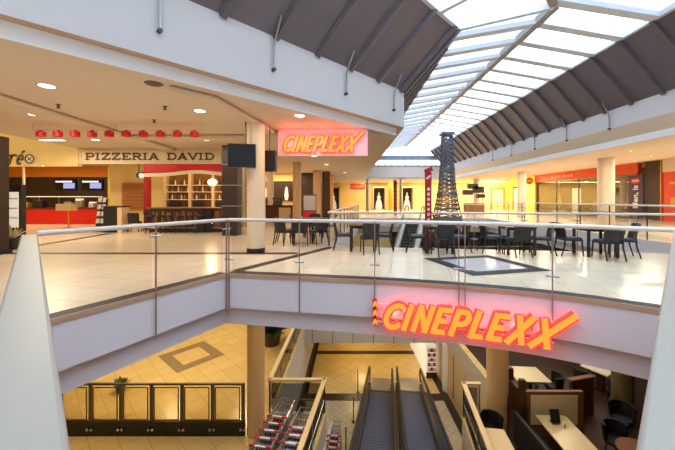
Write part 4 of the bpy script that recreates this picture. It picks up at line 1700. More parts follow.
# shop lighting and an added fill for the bulkhead
lamp('bulkhead_fill', 'AREA', (-15.5, 9.2, 4.35), 110, GOLD, 8.0, rot=(pi/2, 0, 0), size_y=0.4)  # unseen light added in the recess to brighten the yellow bulkhead
lamp('counter_lamp', 'AREA', (-16.6, 17.4, 3.5), 170, GOLD, 5.0, size_y=2.0)
lamp('pizzeria_lamp', 'AREA', (-8.2, 15.7, 3.6), 70, WARM, 4.5, size_y=0.8)

# ================================================================ RIGHT GALLERY SHOPS
FR = 21.8
RROT = -0.033
def rthing(name, lab, cat, y, z=0, x=0.0, **k):
    c, s_ = cos(RROT), sin(RROT)
    return thing(name, lab, cat, (FR+x*c-y*s_, x*s_+y*c, z), RROT, **k)


sb = rthing('shop_front', 'dark shop front with a long orange red sign band in the right gallery', 'shop', 30.6)
mb = MB()
mb.box(0.0, -6.5, 3.42, 0.3, 6.6, 4.21)
mb.build('sign_band', 'orange_red', sb)
mb = MB()
for k, (w_, h_) in enumerate(((0.32, 0.2), (0.22, 0.15), (0.25, 0.2), (0.2, 0.15), (0.28, 0.2), (0.2, 0.15), (0.24, 0.2))):
    mb.box(-0.02, 3.4-k*0.48, 3.7, 0, 3.4-k*0.48+w_, 3.7+h_)
mb.build('lettering', 'cream_board', sb)
mb = MB()
for y in (-6.5, -3.4, -0.3, 2.9, 6.1):
    mb.box(0.02, y, 0, 0.1, y+0.08, 3.42)
mb.box(0.02, -6.5, 0, 0.1, 6.18, 0.12)
mb.build('window_frame', 'steel_dark', sb)
mb = MB()
mb.box(0.05, -6.5, 0.12, 0.06, 6.1, 3.42)
mb.build('pane', 'window_glass', sb)
iw = MB()
iw.box(FR+4.6, 21.0, 0, FR+4.8, 38.0, 4.2)
struct(iw, 'wall_shop_back', ['dark_brown'], 'dark back wall inside the orange red shop', 'wall')
for k, (y, m, lab) in enumerate(((27.9, 'bright_yellow', 'display figure in a yellow dress in the orange red shop window'),
                                 (34.5, 'cream_board', 'display figure in a pale dress at the far end of the orange red shop window'),
                                 (25.8, 'red_gloss', 'display figure in red beside the purple banner'))):
    t = rthing('mannequin', lab, 'mannequin', y, 0.0, 0.9)
    mb = MB()
    mb.box(-0.4, -0.4, -0.4, 0.4, 0.4, 0)
    mb.build('plinth', 'white_paint', t, (0, 0, 0.4))
    mb = MB()
    mb.lathe([(0.34, 0), (0.34, 0.06), (0.05, 0.08), (0.04, 0.3)], n=16)
    mb.build('stand', 'steel', t, (0, 0, 0.4))
    mb = MB()
    mb.lathe([(0.36, 0.3), (0.3, 0.7), (0.17, 1.05), (0.22, 1.3), (0.2, 1.42), (0.06, 1.46)], n=16)
    mb.build('dress', m, t, (0, 0, 0.4))
    mb = MB()
    mb.lathe([(0.05, 1.44), (0.05, 1.52), (0.09, 1.58), (0.1, 1.68), (0.06, 1.76), (0, 1.78)], n=14)
    mb.build('head', 'skin_figure', t, (0, 0, 0.4))
t = rthing('display_shelf', 'long low shelf with red front inside the orange red shop window', 'shelf', 30.6, 0, 1.8)
mb = MB()
mb.box(0, -4.5, 0.85, 0.5, 3.0, 1.0)
mb.build('board', 'red_gloss', t)
mb = MB()
for y in (-4.4, -1.9, 0.6, 2.8):
    mb.box(0.2, y, 0, 0.26, y+0.06, 0.85)
mb.build('legs', 'steel_dark', t)
t = rthing('lit_board', 'white lit board standing in the far half of the orange red shop window', 'panel', 32.6, 0, 1.4)
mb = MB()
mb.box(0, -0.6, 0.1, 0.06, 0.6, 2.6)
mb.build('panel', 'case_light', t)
mb = MB()
mb.box(-0.1, -0.65, 0, 0.2, 0.65, 0.1)
mb.build('base', 'steel_dark', t)
lamp('shop_lamp', 'AREA', (FR+2.8, 30.6, 4.1), 110, WARM, 2, size_y=11)

bn = rthing('banner', 'dark purple upright banner with a red oval badge and pale sideways writing', 'banner', 24.2, 0.45, -0.08)
mb = MB()
mb.box(0, -0.62, 0, 0.05, 0.62, 2.85)
mb.box(0.05, -0.5, -0.45, 0.08, -0.44, 2.0)
mb.box(0.05, 0.44, -0.45, 0.08, 0.5, 2.0)
mb.build('panel', 'purple', bn)
mb = MB()
prof = arc(0, 2.42, 0.42, 0.22, 0, 360, 24)[:-1]
mb.add([(-0.012, a, b) for a, b in prof]+[(0, a, b) for a, b in prof], [tuple(range(24)), tuple(range(47, 23, -1))]+[(i, (i+1) % 24, 24+(i+1) % 24, 24+i) for i in range(24)])
o = mb.build('badge', 'red_gloss', bn)
mb = MB()
for k in range(5):
    mb.box(-0.018, -0.25+k*0.105, 2.36, -0.012, -0.25+k*0.105+0.07, 2.49)
mb.build('lettering', 'white_paint', o)
# sideways lettering, reading upwards
tc_ = bpy.data.curves.new('banner_words', 'FONT')
tc_.body = 'Men, is'
tc_.size = 0.62
tc_.extrude = 0.006
tc_.offset = 0.012
tc_.materials.append(MATS['white_paint'])
tmp = bpy.data.objects.new('tmp', tc_)
COL.objects.link(tmp)
dg = bpy.context.evaluated_depsgraph_get()
me = bpy.data.meshes.new_from_object(tmp.evaluated_get(dg))
bpy.data.objects.remove(tmp)
o = bpy.data.objects.new('lettering', me)
COL.objects.link(o)
o.parent = bn
# text x runs up (+z), text y runs towards +local y (left as seen), normal faces -x
o.matrix_local = Matrix(((0, 0, -1, -0.008), (0, 1, 0, -0.2), (1, 0, 0, 0.32), (0, 0, 0, 1)))

t = rthing('pier', 'wide dark brown pier between the purple banner and the red poster front', 'pier', 23.0)
mb = MB()
mb.box(0, -0.65, 0, 0.6, 0.5, 4.21)
mb.build('shaft', 'dark_brown', t)
mb = MB()
mb.box(-0.02, -0.73, 0, 0.05, -0.65, 4.21)
mb.build('edge_strip', 'gold', t)
t = rthing('shop_front', 'red poster shop front with pale printed shapes at the right end of the gallery', 'shop', 18.4)
mb = MB()
mb.box(0, -4.4, 0, 0.1, 3.8, 3.35)
mb.build('panel', 'orange_red', t)
mb = MB()
mb.box(0, -4.4, 3.35, 0.12, 3.8, 4.21)
mb.build('header', 'cream_board', t)
mb = MB()
for y0, z0, w_, h_ in ((2.7, 2.5, 0.6, 0.16), (2.0, 1.2, 0.5, 1.0), (0.7, 0.9, 0.8, 1.3), (2.9, 1.1, 0.35, 0.5)):
    mb.box(-0.01, y0, z0, 0, y0+w_, z0+h_)
mb.build('printed_shapes', 'gold', t)
mb = MB()
for y in (3.74, 1.0, -1.6, -4.4):
    mb.box(-0.03, y, 0, 0.0, y+0.06, 3.35)
mb.build('window_frame', 'red_dark', t)

# round sign + yellow wall beyond
t = rthing('round_sign', 'round orange sign projecting from the far end of the orange red band', 'sign', 37.6, 3.62, -0.5)
mb = MB()
mb.tube([(0, -0.05, 0), (0, 0.05, 0)], 0.42, 28)
mb.build('disc', 'orange_wall', t)
mb = MB()
mb.tube([(0, -0.056, 0), (0, -0.05, 0)], 0.34, 24)
o = mb.build('badge', 'gold', t)
mb = MB()
for k in range(5):
    mb.box(-0.24+k*0.1, -0.064, -0.07, -0.24+k*0.1+0.07, -0.056, 0.08)
mb.build('lettering', 'cream_board', o)
mb = MB()
mb.box(0.3, -0.02, -0.03, 0.5, 0.02, 0.03)
mb.build('bracket', 'steel', t)
wy = MB()
wy.prism([(FR+K*37.3, 37.35), (FR+0.2+K*37.3, 37.35), (FR+0.2+K*44, 44), (FR+K*44, 44)], 0, 4.21)
struct(wy, 'wall_gallery_right', ['bright_yellow'], 'bright yellow wall of the right gallery beyond the orange red shop', 'wall')
for k, lab in enumerate(('orange framed doorway in the far yellow back wall near the right corner', 'dark framed doorway in the yellow gallery wall beyond the round sign')):
    t = rthing('doorway', lab, 'door', 41.3) if k else thing('doorway', lab, 'door', (22.0, 44.0, 0), pi/2)
    mb = MB()
    mb.box(-0.12, -0.95, 0, -0.005, -0.75, 2.9)
    mb.box(-0.12, 0.75, 0, -0.005, 0.95, 2.9)
    mb.box(-0.12, -0.95, 2.9, -0.005, 0.95, 3.1)
    mb.build('frame', ('orange_wall', 'dark_brown')[k], t)
    mb = MB()
    mb.box(-0.05, -0.75, 0, -0.01, 0.75, 2.9)
    mb.build('panel', 'cream_board', t)
    mb = MB()
    mb.box(-0.1, 0.5, 1.0, -0.05, 0.54, 1.3)
    mb.build('handle', 'steel', t)
kb = thing('kiosk', 'brown coffee kiosk with dark canopy panels behind the lattice tower', 'kiosk', (13.6, 31.5, 0))
mb = MB()
mb.box(-0.9, 0, 0, 0.9, 0.8, 1.1)
mb.build('counter', 'wood_mid', kb)
mb = MB()
for a, b, c, d in ((-1.1, 1.9, -0.2, 2.4), (-0.1, 2.1, 0.9, 2.75), (-0.6, 2.5, 0.3, 3.0), (0.3, 1.6, 1.0, 2.0)):
    mb.box(a, 0.1, b, c, 0.6, d)
mb.build('canopy', 'black_matt', kb)
for x in (-0.85, 0.8):
    mb = MB()
    mb.box(x, 0.3, 1.1, x+0.06, 0.36, 2.6)
    mb.build('post', 'steel_dark', kb)

# ================================================================ FAR END
for k, (x, w_, lab) in enumerate(((5.6, 1.7, 'dark shop window with a pale figure left of the gold pillar in the yellow back wall'),
                                  (9.4, 1.6, 'dark shop window with a pale figure right of the steel post in the yellow back wall'),
                                  (-0.6, 1.8, 'dark shop window with a pale figure below the small red sign'))):
    t = thing('shop_window', lab, 'shop window', (x, 42.8, 0))
    mb = MB()
    mb.box(-w_/2, 1.05, 0.1, w_/2, 1.15, 3.1)
    mb.build('backing', 'dark_brown', t)
    mb = MB()
    for a, b, c, d in ((-w_/2, 0, w_/2, 0.12), (-w_/2, 3.0, w_/2, 3.15), (-w_/2, 0, -w_/2+0.1, 3.1), (w_/2-0.1, 0, w_/2, 3.1)):
        mb.box(a, -0.05, b, c, 1.05, d)
    mb.build('frame', 'cream_edge', t)
    mb = MB()
    mb.box(-w_/2, 0.0, 0.1, w_/2, 0.01, 3.05)
    mb.build('pane', 'window_glass', t)
    g_ = thing('mannequin', ('pale display figure in the window left of the gold pillar', 'pale display figure in the window right of the steel post', 'pale display figure in the window below the small red sign')[k], 'mannequin', (x, 43.33, 0.12))
    mb = MB()
    mb.lathe([(0.45, 0), (0.48, 0.4), (0.36, 1.0), (0.18, 1.35), (0.24, 1.6), (0.2, 1.8), (0.07, 1.86)], n=16)
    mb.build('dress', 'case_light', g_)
    mb = MB()
    mb.lathe([(0.06, 1.84), (0.06, 1.95), (0.12, 2.02), (0.13, 2.14), (0, 2.26)], n=14)
    mb.build('head', 'skin_figure', g_)
column((7.0, 42.2, 0), 0.28, ZC, 'gold', 'gold pillar before the yellow back wall between two shop windows')
column((-0.75, 29.5, 0), 0.36, ZC, 'gold', 'gold pillar at the end of the dark brown panel beyond the rear well')
t = thing('wall_sign', 'small red sign with pale lettering hanging before the far yellow wall', 'sign', (2.6, 41.5, 2.75))
mb = MB()
mb.box(-0.95, 0, 0, 0.95, 0.1, 0.72)
mb.build('board', 'red_gloss', t)
mb = MB()
for k in range(7):
    mb.box(-0.8+k*0.23, -0.02, 0.2, -0.8+k*0.23+0.15, 0, 0.5+0.08*(k % 2))
mb.build('lettering', 'orange_wall', t)
mb = MB()
for x in (-0.7, 0.7):
    mb.box(x-0.02, 0.03, 0.72, x+0.02, 0.07, 0.95)
mb.build('hanger', 'steel', t)
for (x, y, z1, lab) in ((7.15, 36.15, 5.0, 'tall steel post under the middle of the glazed end wall'), (3.35, 35.7, 5.0, 'tall steel post at the left end of the far fascia')):
    t = thing('steel_post', lab, 'post', (x, y, 0))
    mb = MB()
    mb.lathe([(0.2, 0), (0.2, 0.05), (0.16, 0.06), (0.16, 3.69)], n=18)
    mb.build('pole', 'steel', t)
t = thing('striped_pole', 'dark red and white striped pole before the far shop windows', 'pole', (5.6, 31.0, 0))
mb = MB()
mb.lathe([(0.17, 0), (0.17, 3.2), (0.2, 3.22), (0.2, 3.3), (0, 3.34)], n=16)
mb.build('pole', 'red_dark', t)
for k in range(8):
    mb = MB()
    mb.lathe([(0.172, 0.25+k*0.38), (0.176, 0.26+k*0.38), (0.172, 0.37+k*0.38)], n=16)
    mb.build('stripe', 'dark_brown', t)
lamp('far_wash', 'AREA', (11, 41.8, 3.65), 800, GOLD, 16, size_y=1.2)
lamp('right_wash', 'AREA', (20.8, 40.2, 4.15), 650, GOLD, 1.2, size_y=6)

# hall left of the rear well
wh = MB()
wh.box(-12.5, 27, 0, -3.3, 27.2, ZC)
struct(wh, 'wall_hall_back', ['yellow_wall'], 'yellow wall behind the brown panels of the left hall', 'wall')
wh = MB()
wh.box(-3.3, 27, 0, -1.6, 31, ZC)
struct(wh, 'wall_hall_corner', ['dark_brown'], 'dark brown wall corner left of the gold pillar', 'wall')
t = thing('wall_panel', 'dark brown panelling with tall pale lamps on the hall wall behind the column', 'wall panel', (-5.3, 26.9, 1.3))
mb = MB()
mb.box(-1.4, -0.03, 0, 1.8, 0.09, 1.7)
mb.build('panel', 'dark_brown', t)
for x in (-0.75, 1.05):
    mb = MB()
    mb.lathe([(0.12, 0.1), (0.17, 0.5), (0.1, 1.1), (0.0, 1.25)], (x, -0.22, 0), 12)
    mb.build('lamp_shade', 'case_light', t)
t = thing('serving_counter', 'dark hall counter with pale front beyond the cream column', 'counter', (-4.2, 20.5, 0))
mb = MB()
mb.box(-0.9, 0, 0, 1.3, 0.7, 1.05)
mb.build('body', 'wood_dark', t)
mb = MB()
mb.box(-0.95, -0.05, 1.05, 1.35, 0.75, 1.1)
mb.build('countertop', 'black_matt', t)
mb = MB()
mb.box(0.45, -0.03, 0.1, 1.2, 0, 0.95)
mb.build('front_panel', 'cream_edge', t)
for k, (x, y, m) in enumerate(((-4.9, 20.85, 'black_matt'), (-3.9, 20.85, 'steel_dark'))):
    t = thing('coffee_machine', ('dark coffee machine on the hall counter nearer the square pillar', 'grey coffee machine on the hall counter nearer the tan column')[k], 'coffee machine', (x, y, 1.1))
    mb = MB()
    mb.box(-0.3, -0.2, 0, 0.3, 0.2, 0.12)
    mb.box(-0.3, 0.0, 0.12, 0.3, 0.2, 0.45)
    mb.box(-0.3, -0.2, 0.36, 0.3, 0.0, 0.5)
    mb.build('body', m, t, bevel=0.01)
    mb = MB()
    mb.tube([(-0.12, -0.12, 0.36), (-0.12, -0.12, 0.28)], 0.03, 8)
    mb.tube([(0.12, -0.12, 0.36), (0.12, -0.12, 0.28)], 0.03, 8)
    mb.build('spout', 'steel', t)
t = thing('poster_stand', 'upright poster stand with a red lower half behind the dark cafe chairs', 'stand', (-1.5, 17.2, 0))
mb = MB()
mb.box(-0.36, 0, 0, 0.36, 0.06, 1.75)
mb.build('frame', 'steel_dark', t)
mb = MB()
mb.box(-0.32, -0.012, 0.12, 0.32, 0, 0.85)
mb.build('red_poster', 'red_gloss', t)
mb = MB()
mb.box(-0.32, -0.012, 0.9, 0.32, 0, 1.68)
mb.build('pale_poster', 'panel_grey', t)
column((-4.75, 22.5, 0), 0.25, ZC, 'column_cream', 'cream round column in the left hall, seen just right of the thick column')
for k, (x, lab) in enumerate(((-1.0, 'tan square pier beyond the poster stand'), (-0.35, 'darker brown pier beside the gold pillar'))):
    t = thing('pier', lab, 'pier', (x-0.55, 24.5+k*1.2, 0))
    mb = MB()
    mb.box(-0.3, -0.2, 0, 0.3, 0.2, ZC-0.005)
    mb.build('shaft', ('column_tan', 'wood_dark')[k], t)
    mb = MB()
    mb.box(-0.32, -0.22, 0, 0.32, 0.22, 0.15)
    mb.build('base', 'black_matt', t)
lamp('hall_wash', 'AREA', (-6, 25.6, 3.6), 280, WARM, 6, size_y=1)

# ================================================================ LATTICE TOWER
tw = thing('lattice_tower', 'tall dark tapering lattice tower standing in the rear well', 'tower', (6.84, 20.0, ZM))
BZ = 5.5
mb = MB()
mb.prism([(-0.62, -0.62), (0.62, -0.62), (0.62, 0.62), (-0.62, 0.62)], 0, BZ-0.65)
mb.build('pedestal', 'dark_brown', tw)
mb = MB()
a, b = 0.80, 0.66
vs = [(x*a, y*a, BZ-0.65) for x, y in ((-1, -1), (1, -1), (1, 1), (-1, 1))]+[(x*b, y*b, BZ) for x, y in ((-1, -1), (1, -1), (1, 1), (-1, 1))]
mb.add(vs, [(3, 2, 1, 0), (4, 5, 6, 7)]+[(i, (i+1) % 4, 4+(i+1) % 4, 4+i) for i in range(4)])
mb.build('plinth', 'tower_metal', tw)
TH = 5.1
def hw(h):
    return 0.29+0.39*math.exp(-h/1.7)-0.012*h
levels = [TH*i/20 for i in range(21)]
for sx in (-1, 1):
    for sy in (-1, 1):
        mb = MB()
        mb.tube([(sx*hw(h), sy*hw(h), BZ+h) for h in levels], 0.05, 6, 0.035)
        mb.build('leg', 'tower_metal', tw)
mb = MB()
for h0, h1 in zip(levels, levels[1:]):
    for c, s_ in ((1, 0), (0, 1), (-1, 0), (0, -1)):
        def pt(u, h):
            w_ = hw(h)
            return (c*w_-s_*u*w_, s_*w_+c*u*w_, BZ+h)
        mb.bar(pt(-1, h0), pt(1, h1), 0.045, 0.045)
        mb.bar(pt(1, h0), pt(-1, h1), 0.045, 0.045)
        mb.bar(pt(-1, h1), pt(1, h1), 0.04, 0.04)
        mb.bar(pt(-0.5, h0), pt(0, h1), 0.03, 0.03)
        mb.bar(pt(0.5, h0), pt(0, h1), 0.03, 0.03)
mb.build('lattice', 'tower_metal', tw)
for h, e in ((1.35, 0.07), (2.9, 0.05)):
    mb = MB()
    w_ = hw(h)+e
    mb.box(-w_, -w_, BZ+h, w_, w_, BZ+h+0.1)
    mb.build('platform', 'tower_metal', tw)
mb = MB()
mb.box(-0.36, -0.36, BZ+TH, 0.36, 0.36, BZ+TH+0.16)
mb.build('top_platform', 'tower_metal', tw)

# ================================================================ ESCALATOR IN THE REAR WELL
es = thing('escalator', 'escalator rising from the lower floor to the far side of the rear well', 'escalator', (6.0, 25.05, 0), -0.389)
run, rise = 8.87, 5.12
mb = MB()
N = 30
for k in range(N):
    y1 = -0.1-run*k/N
    z1 = -0.02-rise*k/N
    mb.box(-0.5, y1-run/N, z1-rise/N-0.25, 0.5, y1, z1-rise/N)
mb.build('steps', 'steel_dark', es, smooth=False)
for sx in (-1, 1):
    mb = MB()
    mb.bar((sx*0.66, 0, -0.15), (sx*0.66, -run-0.3, -rise-0.15), 0.26, 0.5)
    mb.build('skirt', 'white_paint', es)
    mb = MB()
    mb.bar((sx*0.62, 0, 0.5), (sx*0.62, -run-0.2, 0.5-rise), 0.02, 0.8)
    mb.build('side_panel', 'rail_glass', es)
    mb = MB()
    mb.tube([(sx*0.62, 0.9, 0.5), (sx*0.62, 1.05, 0.75), (sx*0.62, 0.8, 0.95), (sx*0.62, 0, 0.95), (sx*0.62, -run, 0.95-rise), (sx*0.62, -run-0.5, 0.9-rise)], 0.045, 8)
    mb.build('handrail', 'rubber', es)

# ================================================================ LOWER FLOOR: TROLLEYS
def trolley(lab, loc, rz):
    t = thing('shopping_trolley', lab, 'shopping trolley', loc, rz, 'nested shopping trolleys')
    # +y is the front; the push bar is at y = 0
    mb = MB()
    def ring(z, y0, y1, w0, w1):
        return [(-w0, y0, z), (w0, y0, z), (w1, y1, z), (-w1, y1, z)]
    lo, hi = ring(0.52, 0.1, 0.78, 0.2, 0.15), ring(0.94, 0.02, 0.86, 0.265, 0.19)
    for r_ in (lo, hi):
        for i in range(4):
            mb.tube([r_[i], r_[(i+1) % 4]], 0.011, 5)
    for i in range(4):
        a0, a1 = Vector(lo[i]), Vector(lo[(i+1) % 4])
        b0, b1 = Vector(hi[i]), Vector(hi[(i+1) % 4])
        n = 5 if i % 2 == 0 else 8
        for k in range(n+1):
            mb.tube([a0.lerp(a1, k/n), b0.lerp(b1, k/n)], 0.0075, 4)
        for f in (0.33, 0.66):
            mb.tube([a0.lerp(b0, f), a1.lerp(b1, f)], 0.0075, 4)
    for k in range(7):
        mb.tube([Vector(lo[0]).lerp(Vector(lo[3]), k/6), Vector(lo[1]).lerp(Vector(lo[2]), k/6)], 0.0075, 4)
    mb.build('basket', 'steel', t, recalc=False)
    mb = MB()
    mb.tube([(-0.27, 0, 1.0), (0.27, 0, 1.0)], 0.02, 8)
    o = mb.build('push_bar', 'white_paint', t)
    for x in (-0.27, 0.13):
        mb = MB()
        mb.tube([(x, 0, 1.0), (x+0.14, 0, 1.0)], 0.0215, 8)
        mb.build('bar_end', 'red_gloss', o)
    mb = MB()
    mb.obox((0, 0.09, 0.84), (0.3, 0.012, 0.16), 0, Matrix.Rotation(-0.35, 3, 'X'))
    mb.build('child_seat_flap', 'red_dark', t)
    mb = MB()
    for sx in (-1, 1):
        mb.tube([(sx*0.27, 0, 1.0), (sx*0.265, 0.03, 0.9), (sx*0.24, 0.05, 0.5), (sx*0.25, 0.0, 0.14)], 0.013, 6)
        mb.tube([(sx*0.25, 0.0, 0.14), (sx*0.16, 0.8, 0.14)], 0.013, 6)
        mb.tube([(sx*0.23, 0.1, 0.2), (sx*0.17, 0.66, 0.5)], 0.013, 6)
    mb.build('undercarriage', 'steel', t)
    for sx, y in ((-0.25, 0.02), (0.25, 0.02), (-0.16, 0.78), (0.16, 0.78)):
        mb = MB()
        mb.tube([(sx-0.015, y, 0.06), (sx+0.015, y, 0.06)], 0.06, 12)
        mb.tube([(sx, y, 0.1), (sx, y, 0.14)], 0.014, 6)
        mb.build('wheel', 'rubber', t)
    return t


oo9 = ('frontmost', 'second', 'third', 'fourth', 'fifth', 'sixth', 'seventh', 'eighth', 'ninth')
T1 = None
AZ = -0.19
d_ = Vector((-sin(0.19), -cos(0.19)))
for row, (x, y, n, nm) in enumerate(((-1.56, 8.27, 8, 'beside the tan column'), (-0.98, 7.86, 7, 'beside the cream handrail'))):
    for k in range(n):
        p = Vector((x, y))+d_*(0.255*k)
        lab = f'red handled shopping trolley, {oo9[k]} in the nested row {nm}'
        if T1 is None:
            T1 = trolley(lab, (p.x, p.y, ZM), AZ)
        else:
            c_ = dup(T1, (p.x, p.y, ZM), AZ, lab)
            if k:
                for ch in c_.children:
                    if ch.name.startswith('child_seat_flap'):
                        ch.material_slots[0].link = 'OBJECT'
                        ch.material_slots[0].material = MATS['seat_slate']
for k in range(3):
    dup(T1, (-0.12-0.03*k, 11.9-0.28*k, ZP), AZ+0.05, 'red handled shopping trolley on the sunken floor beside the moving walk, %s of three' % ('front', 'middle', 'rear')[k])

potted('potted_shrub', 'leafy speckled shrub beyond the tan column on the yellow lower floor', (-3.0, 14.6, ZM), 220, 0.95, 'plant_green', pr=0.42, ph_=0.5, wide=0.09, seed=5, pot='wood_dark')
potted('potted_shrub', 'small dark shrub behind the amber glass barrier', (-7.45, 11.0, ZM), 50, 0.34, 'plant_green', pr=0.16, ph_=0.25, wide=0.05, seed=8)

# ================================================================ LOWER RESTAURANT
def long_table(lab, loc, rz, lx_, ly_, m='table_marble', h=0.75):
    t = thing('restaurant_table', lab, 'table', loc, rz)
    mb = MB()
    mb.box(-lx_/2, -ly_/2, h-0.045, lx_/2, ly_/2, h)
    mb.build('tabletop', m, t, bevel=0.008)
    mb = MB()
    mb.box(-lx_/2+0.1, -ly_/2+0.15, 0.6, lx_/2-0.1, ly_/2-0.15, h-0.045)
    mb.build('apron', 'wood_dark', t)
    for sy in (-1, 1):
        mb = MB()
        mb.box(-0.06, sy*(ly_/2-0.35)-0.06, 0.05, 0.06, sy*(ly_/2-0.35)+0.06, 0.6)
        mb.box(-0.28, sy*(ly_/2-0.35)-0.06, 0, 0.28, sy*(ly_/2-0.35)+0.06, 0.05)
        mb.build('pedestal', 'wood_dark', t)
    return t


long_table('long pale stone topped table with a menu holder in the lower restaurant', (5.72, 7.72, ZM), -0.06, 0.80, 1.95)
long_table('pale topped table beside the cream handrail at the foot of the view', (3.9, 7.5, ZM), -0.14, 0.5, 1.4, 'cream_board')
long_table('pale topped table behind the dark partition next to the tan column', (6.38, 10.75, ZM), -0.06, 1.05, 0.95, 'table_marble')
long_table('white topped table in the dark part of the lower restaurant, left of the olive column', (9.2, 11.2, ZM), 0.5, 1.0, 0.8, 'cream_board')
rt = thing('round_table', 'round orange topped table at the right end of the lower restaurant', 'table', (7.05, 7.45, ZM))
mb = MB()
mb.lathe([(0, 0.71), (0.44, 0.71), (0.45, 0.73), (0.44, 0.75), (0, 0.75)], n=32)
mb.build('tabletop', 'wood_mid', rt)
mb = MB()
mb.lathe([(0.28, 0), (0.28, 0.03), (0.05, 0.06), (0.05, 0.71)], n=16)
mb.build('pedestal', 'black_matt', rt)
mh = thing('menu_holder', 'black menu holder on the far end of the long pale table', 'menu holder', (5.72, 8.42, ZM+0.75))
mb = MB()
mb.obox((0, 0.0, 0.16), (0.24, 0.03, 0.32), 0, Matrix.Rotation(-0.25, 3, 'X'))
mb.build('card', 'black_matt', mh)
mb = MB()
mb.box(-0.12, -0.1, 0, 0.12, 0.06, 0.015)
mb.build('base', 'wood_dark', mh)
for k, (x, m, lab) in enumerate(((5.76, 'white_paint', 'small white shaker beside the black menu holder'), (5.86, 'steel', 'small steel shaker beside the black menu holder'))):
    t = thing('shaker', lab, 'shaker', (x, 8.24, ZM+0.75))
    mb = MB()
    mb.lathe([(0.026, 0), (0.022, 0.08), (0.024, 0.085)], n=12)
    mb.build('jar', m, t)
    mb = MB()
    mb.lathe([(0.024, 0.085), (0.024, 0.1), (0, 0.115)], n=12)
    mb.build('lid', 'steel', t)
pt_ = thing('partition', 'low wooden partition with a cream panel at the head of the long pale table', 'partition', (6.05, 8.95, ZM))
mb = MB()
mb.box(-0.8, -0.05, 0, 0.8, 0.05, 1.26)
mb.build('frame', 'wood_mid', pt_, bevel=0.01)
mb = MB()
mb.box(-0.68, -0.065, 0.35, 0.62, -0.05, 1.16)
mb.build('cream_panel', 'cream_board', pt_)
pt2 = thing('partition', 'dark wooden slatted partition between the tan column and the long table', 'partition', (5.12, 9.6, ZM))
mb = MB()
mb.box(-0.06, -0.7, 0, 0.06, 0.6, 1.3)
mb.build('panel', 'wood_dark', pt2, bevel=0.01)
for y in (-0.72, -0.1, 0.6):
    mb = MB()
    mb.box(-0.08, y-0.06, 0, 0.08, y+0.06, 1.62)
    mb.build('post', 'wood_dark', pt2, bevel=0.01)
pb = thing('partition', 'dark wooden booth end between the cream panel and the olive column', 'partition', (7.45, 9.75, ZM), 0.25)
mb = MB()
mb.box(-0.45, -0.05, 0, 0.4, 0.05, 1.15)
mb.build('panel', 'wood_dark', pb, bevel=0.01)
mb = MB()
mb.box(-0.5, -0.08, 1.15, 0.45, 0.08, 1.2)
mb.build('top_rail', 'wood_mid', pb, bevel=0.01)
pt3 = thing('partition', 'wooden partition right of the olive column with a pale stripe', 'partition', (9.35, 9.0, ZM))
mb = MB()
mb.box(-0.5, -0.05, 0, 0.9, 0.05, 1.25)
mb.build('panel', 'wood_mid', pt3, bevel=0.01)
mb = MB()
mb.box(-0.05, -0.06, 0.2, 0.35, -0.05, 0.85)
mb.build('stripe', 'column_tan', pt3)


def bench(lab, loc, rz, L):
    t = thing('bench', lab, 'bench', loc, rz)
    mb = MB()
    mb.box(-0.24, -L/2, 0.1, 0.24, L/2, 0.40)
    mb.build('base', 'wood_dark', t)
    mb = MB()
    mb.box(-0.24, -L/2, 0.40, 0.24, L/2, 0.49)
    mb.build('seat', 'black_matt', t, bevel=0.03)
    mb = MB()
    mb.box(-0.30, -L/2, 0.1, -0.22, L/2, 0.95)
    mb.build('backrest', 'black_matt', t, bevel=0.03)
    mb = MB()
    for y in (-L/2+0.1, L/2-0.1):
        mb.box(-0.2, y-0.05, 0, 0.2, y+0.05, 0.1)
    mb.build('foot', 'wood_dark', t)


bench('black padded bench on the handrail side of the long pale table', (5.02, 7.75, ZM), 0, 1.7)


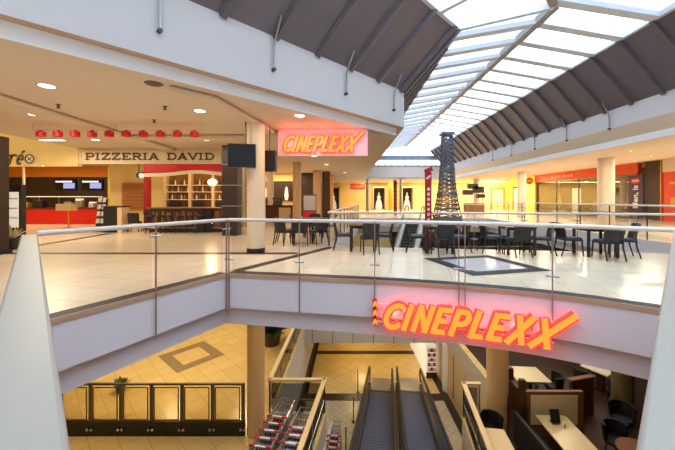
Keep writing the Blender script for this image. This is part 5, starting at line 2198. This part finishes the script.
def tub(lab, loc, rz):
    t = thing('tub_chair', lab, 'chair', loc, rz, 'dark tub chairs of the lower restaurant')
    mb = MB()
    mb.lathe([(0.05, 0.36), (0.25, 0.37), (0.27, 0.43), (0.24, 0.48), (0, 0.49)], n=20)
    mb.build('seat', 'black_matt', t)
    mb = MB()
    n = 12
    vs = []
    for z, r in ((0.38, 0.27), (0.82, 0.31)):
        for rr in (r, r-0.05):
            vs += [(rr*cos(radians(180+180*j/n)), rr*sin(radians(180+180*j/n)), z) for j in range(n+1)]
    m_ = n+1
    fs = []
    for j in range(n):
        fs += [(j, j+1, 2*m_+j+1, 2*m_+j), (m_+j+1, m_+j, 3*m_+j, 3*m_+j+1), (2*m_+j, 2*m_+j+1, 3*m_+j+1, 3*m_+j), (j+1, j, m_+j, m_+j+1)]
    fs += [(0, 2*m_, 3*m_, m_), (n, m_+n, 3*m_+n, 2*m_+n)]
    mb.add(vs, fs)
    mb.build('backrest', 'black_matt', t)
    for a in range(4):
        c, s_ = cos(a*pi/2+pi/4), sin(a*pi/2+pi/4)
        mb = MB()
        mb.tube([(c*0.18, s_*0.18, 0.38), (c*0.23, s_*0.23, 0)], 0.02, 6)
        mb.build('leg', 'wood_dark', t)
    return t


U0 = tub('dark tub chair between the tan column and the pale table by the handrail', (4.1, 8.55, ZM), pi-0.3)
for x, y, r_, lab in ((6.55, 7.0, -pi/2, 'dark tub chair between the long table and the round table'),
                      (7.15, 8.2, pi, 'dark tub chair behind the round orange table'),
                      (7.75, 7.4, pi/2, 'dark tub chair right of the round orange table'),
                      (6.0, 10.0, 0.4, 'dark tub chair in front of the pale table behind the partition'),
                      (7.15, 10.6, 1.2, 'dark tub chair right of the pale table behind the partition'),
                      (8.45, 11.0, -1.2, 'dark tub chair left of the white table near the olive column'),
                      (9.0, 10.35, 0.2, 'dark tub chair in front of the white table near the olive column'),
                      (8.0, 9.0, 2.5, 'dark tub chair between the cream panel and the olive column')):
    dup(U0, (x, y, ZM), r_, lab)

# goods case by the white pillar at the landing
gc = thing('goods_case', 'tall white case stacked with red and white packs beside the white pillar', 'display case', (5.13, 17.5, ZP))
mb = MB()
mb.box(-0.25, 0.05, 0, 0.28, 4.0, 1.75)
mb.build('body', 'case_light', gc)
mb = MB()
mb.box(-0.27, -0.02, 0, 0.3, 0.05, 0.3)
mb.build('kick_plate', 'wood_dark', gc)
for k in range(5):
    mb = MB()
    mb.box(-0.2, -0.03, 0.4+k*0.26, 0.26, 0.05, 0.42+k*0.26)
    mb.build('shelf', 'steel_dark', gc)
    for j in range(3):
        b_ = MB()
        b_.box(0, 0, 0, 0.13, 0.06, 0.16)
        o = b_.build('pack', 'red_gloss' if (j+k) % 2 else 'white_paint', None, (5.13-0.19+j*0.15, 17.47, ZP+0.42+k*0.26))
        tag(o, '%s pack on the %s shelf of the tall white case, %s from the left' % ('red' if (j+k) % 2 else 'white', ('lowest', 'second', 'third', 'fourth', 'top')[k], ('first', 'second', 'third')[j]), 'pack', 'packs in the white case')
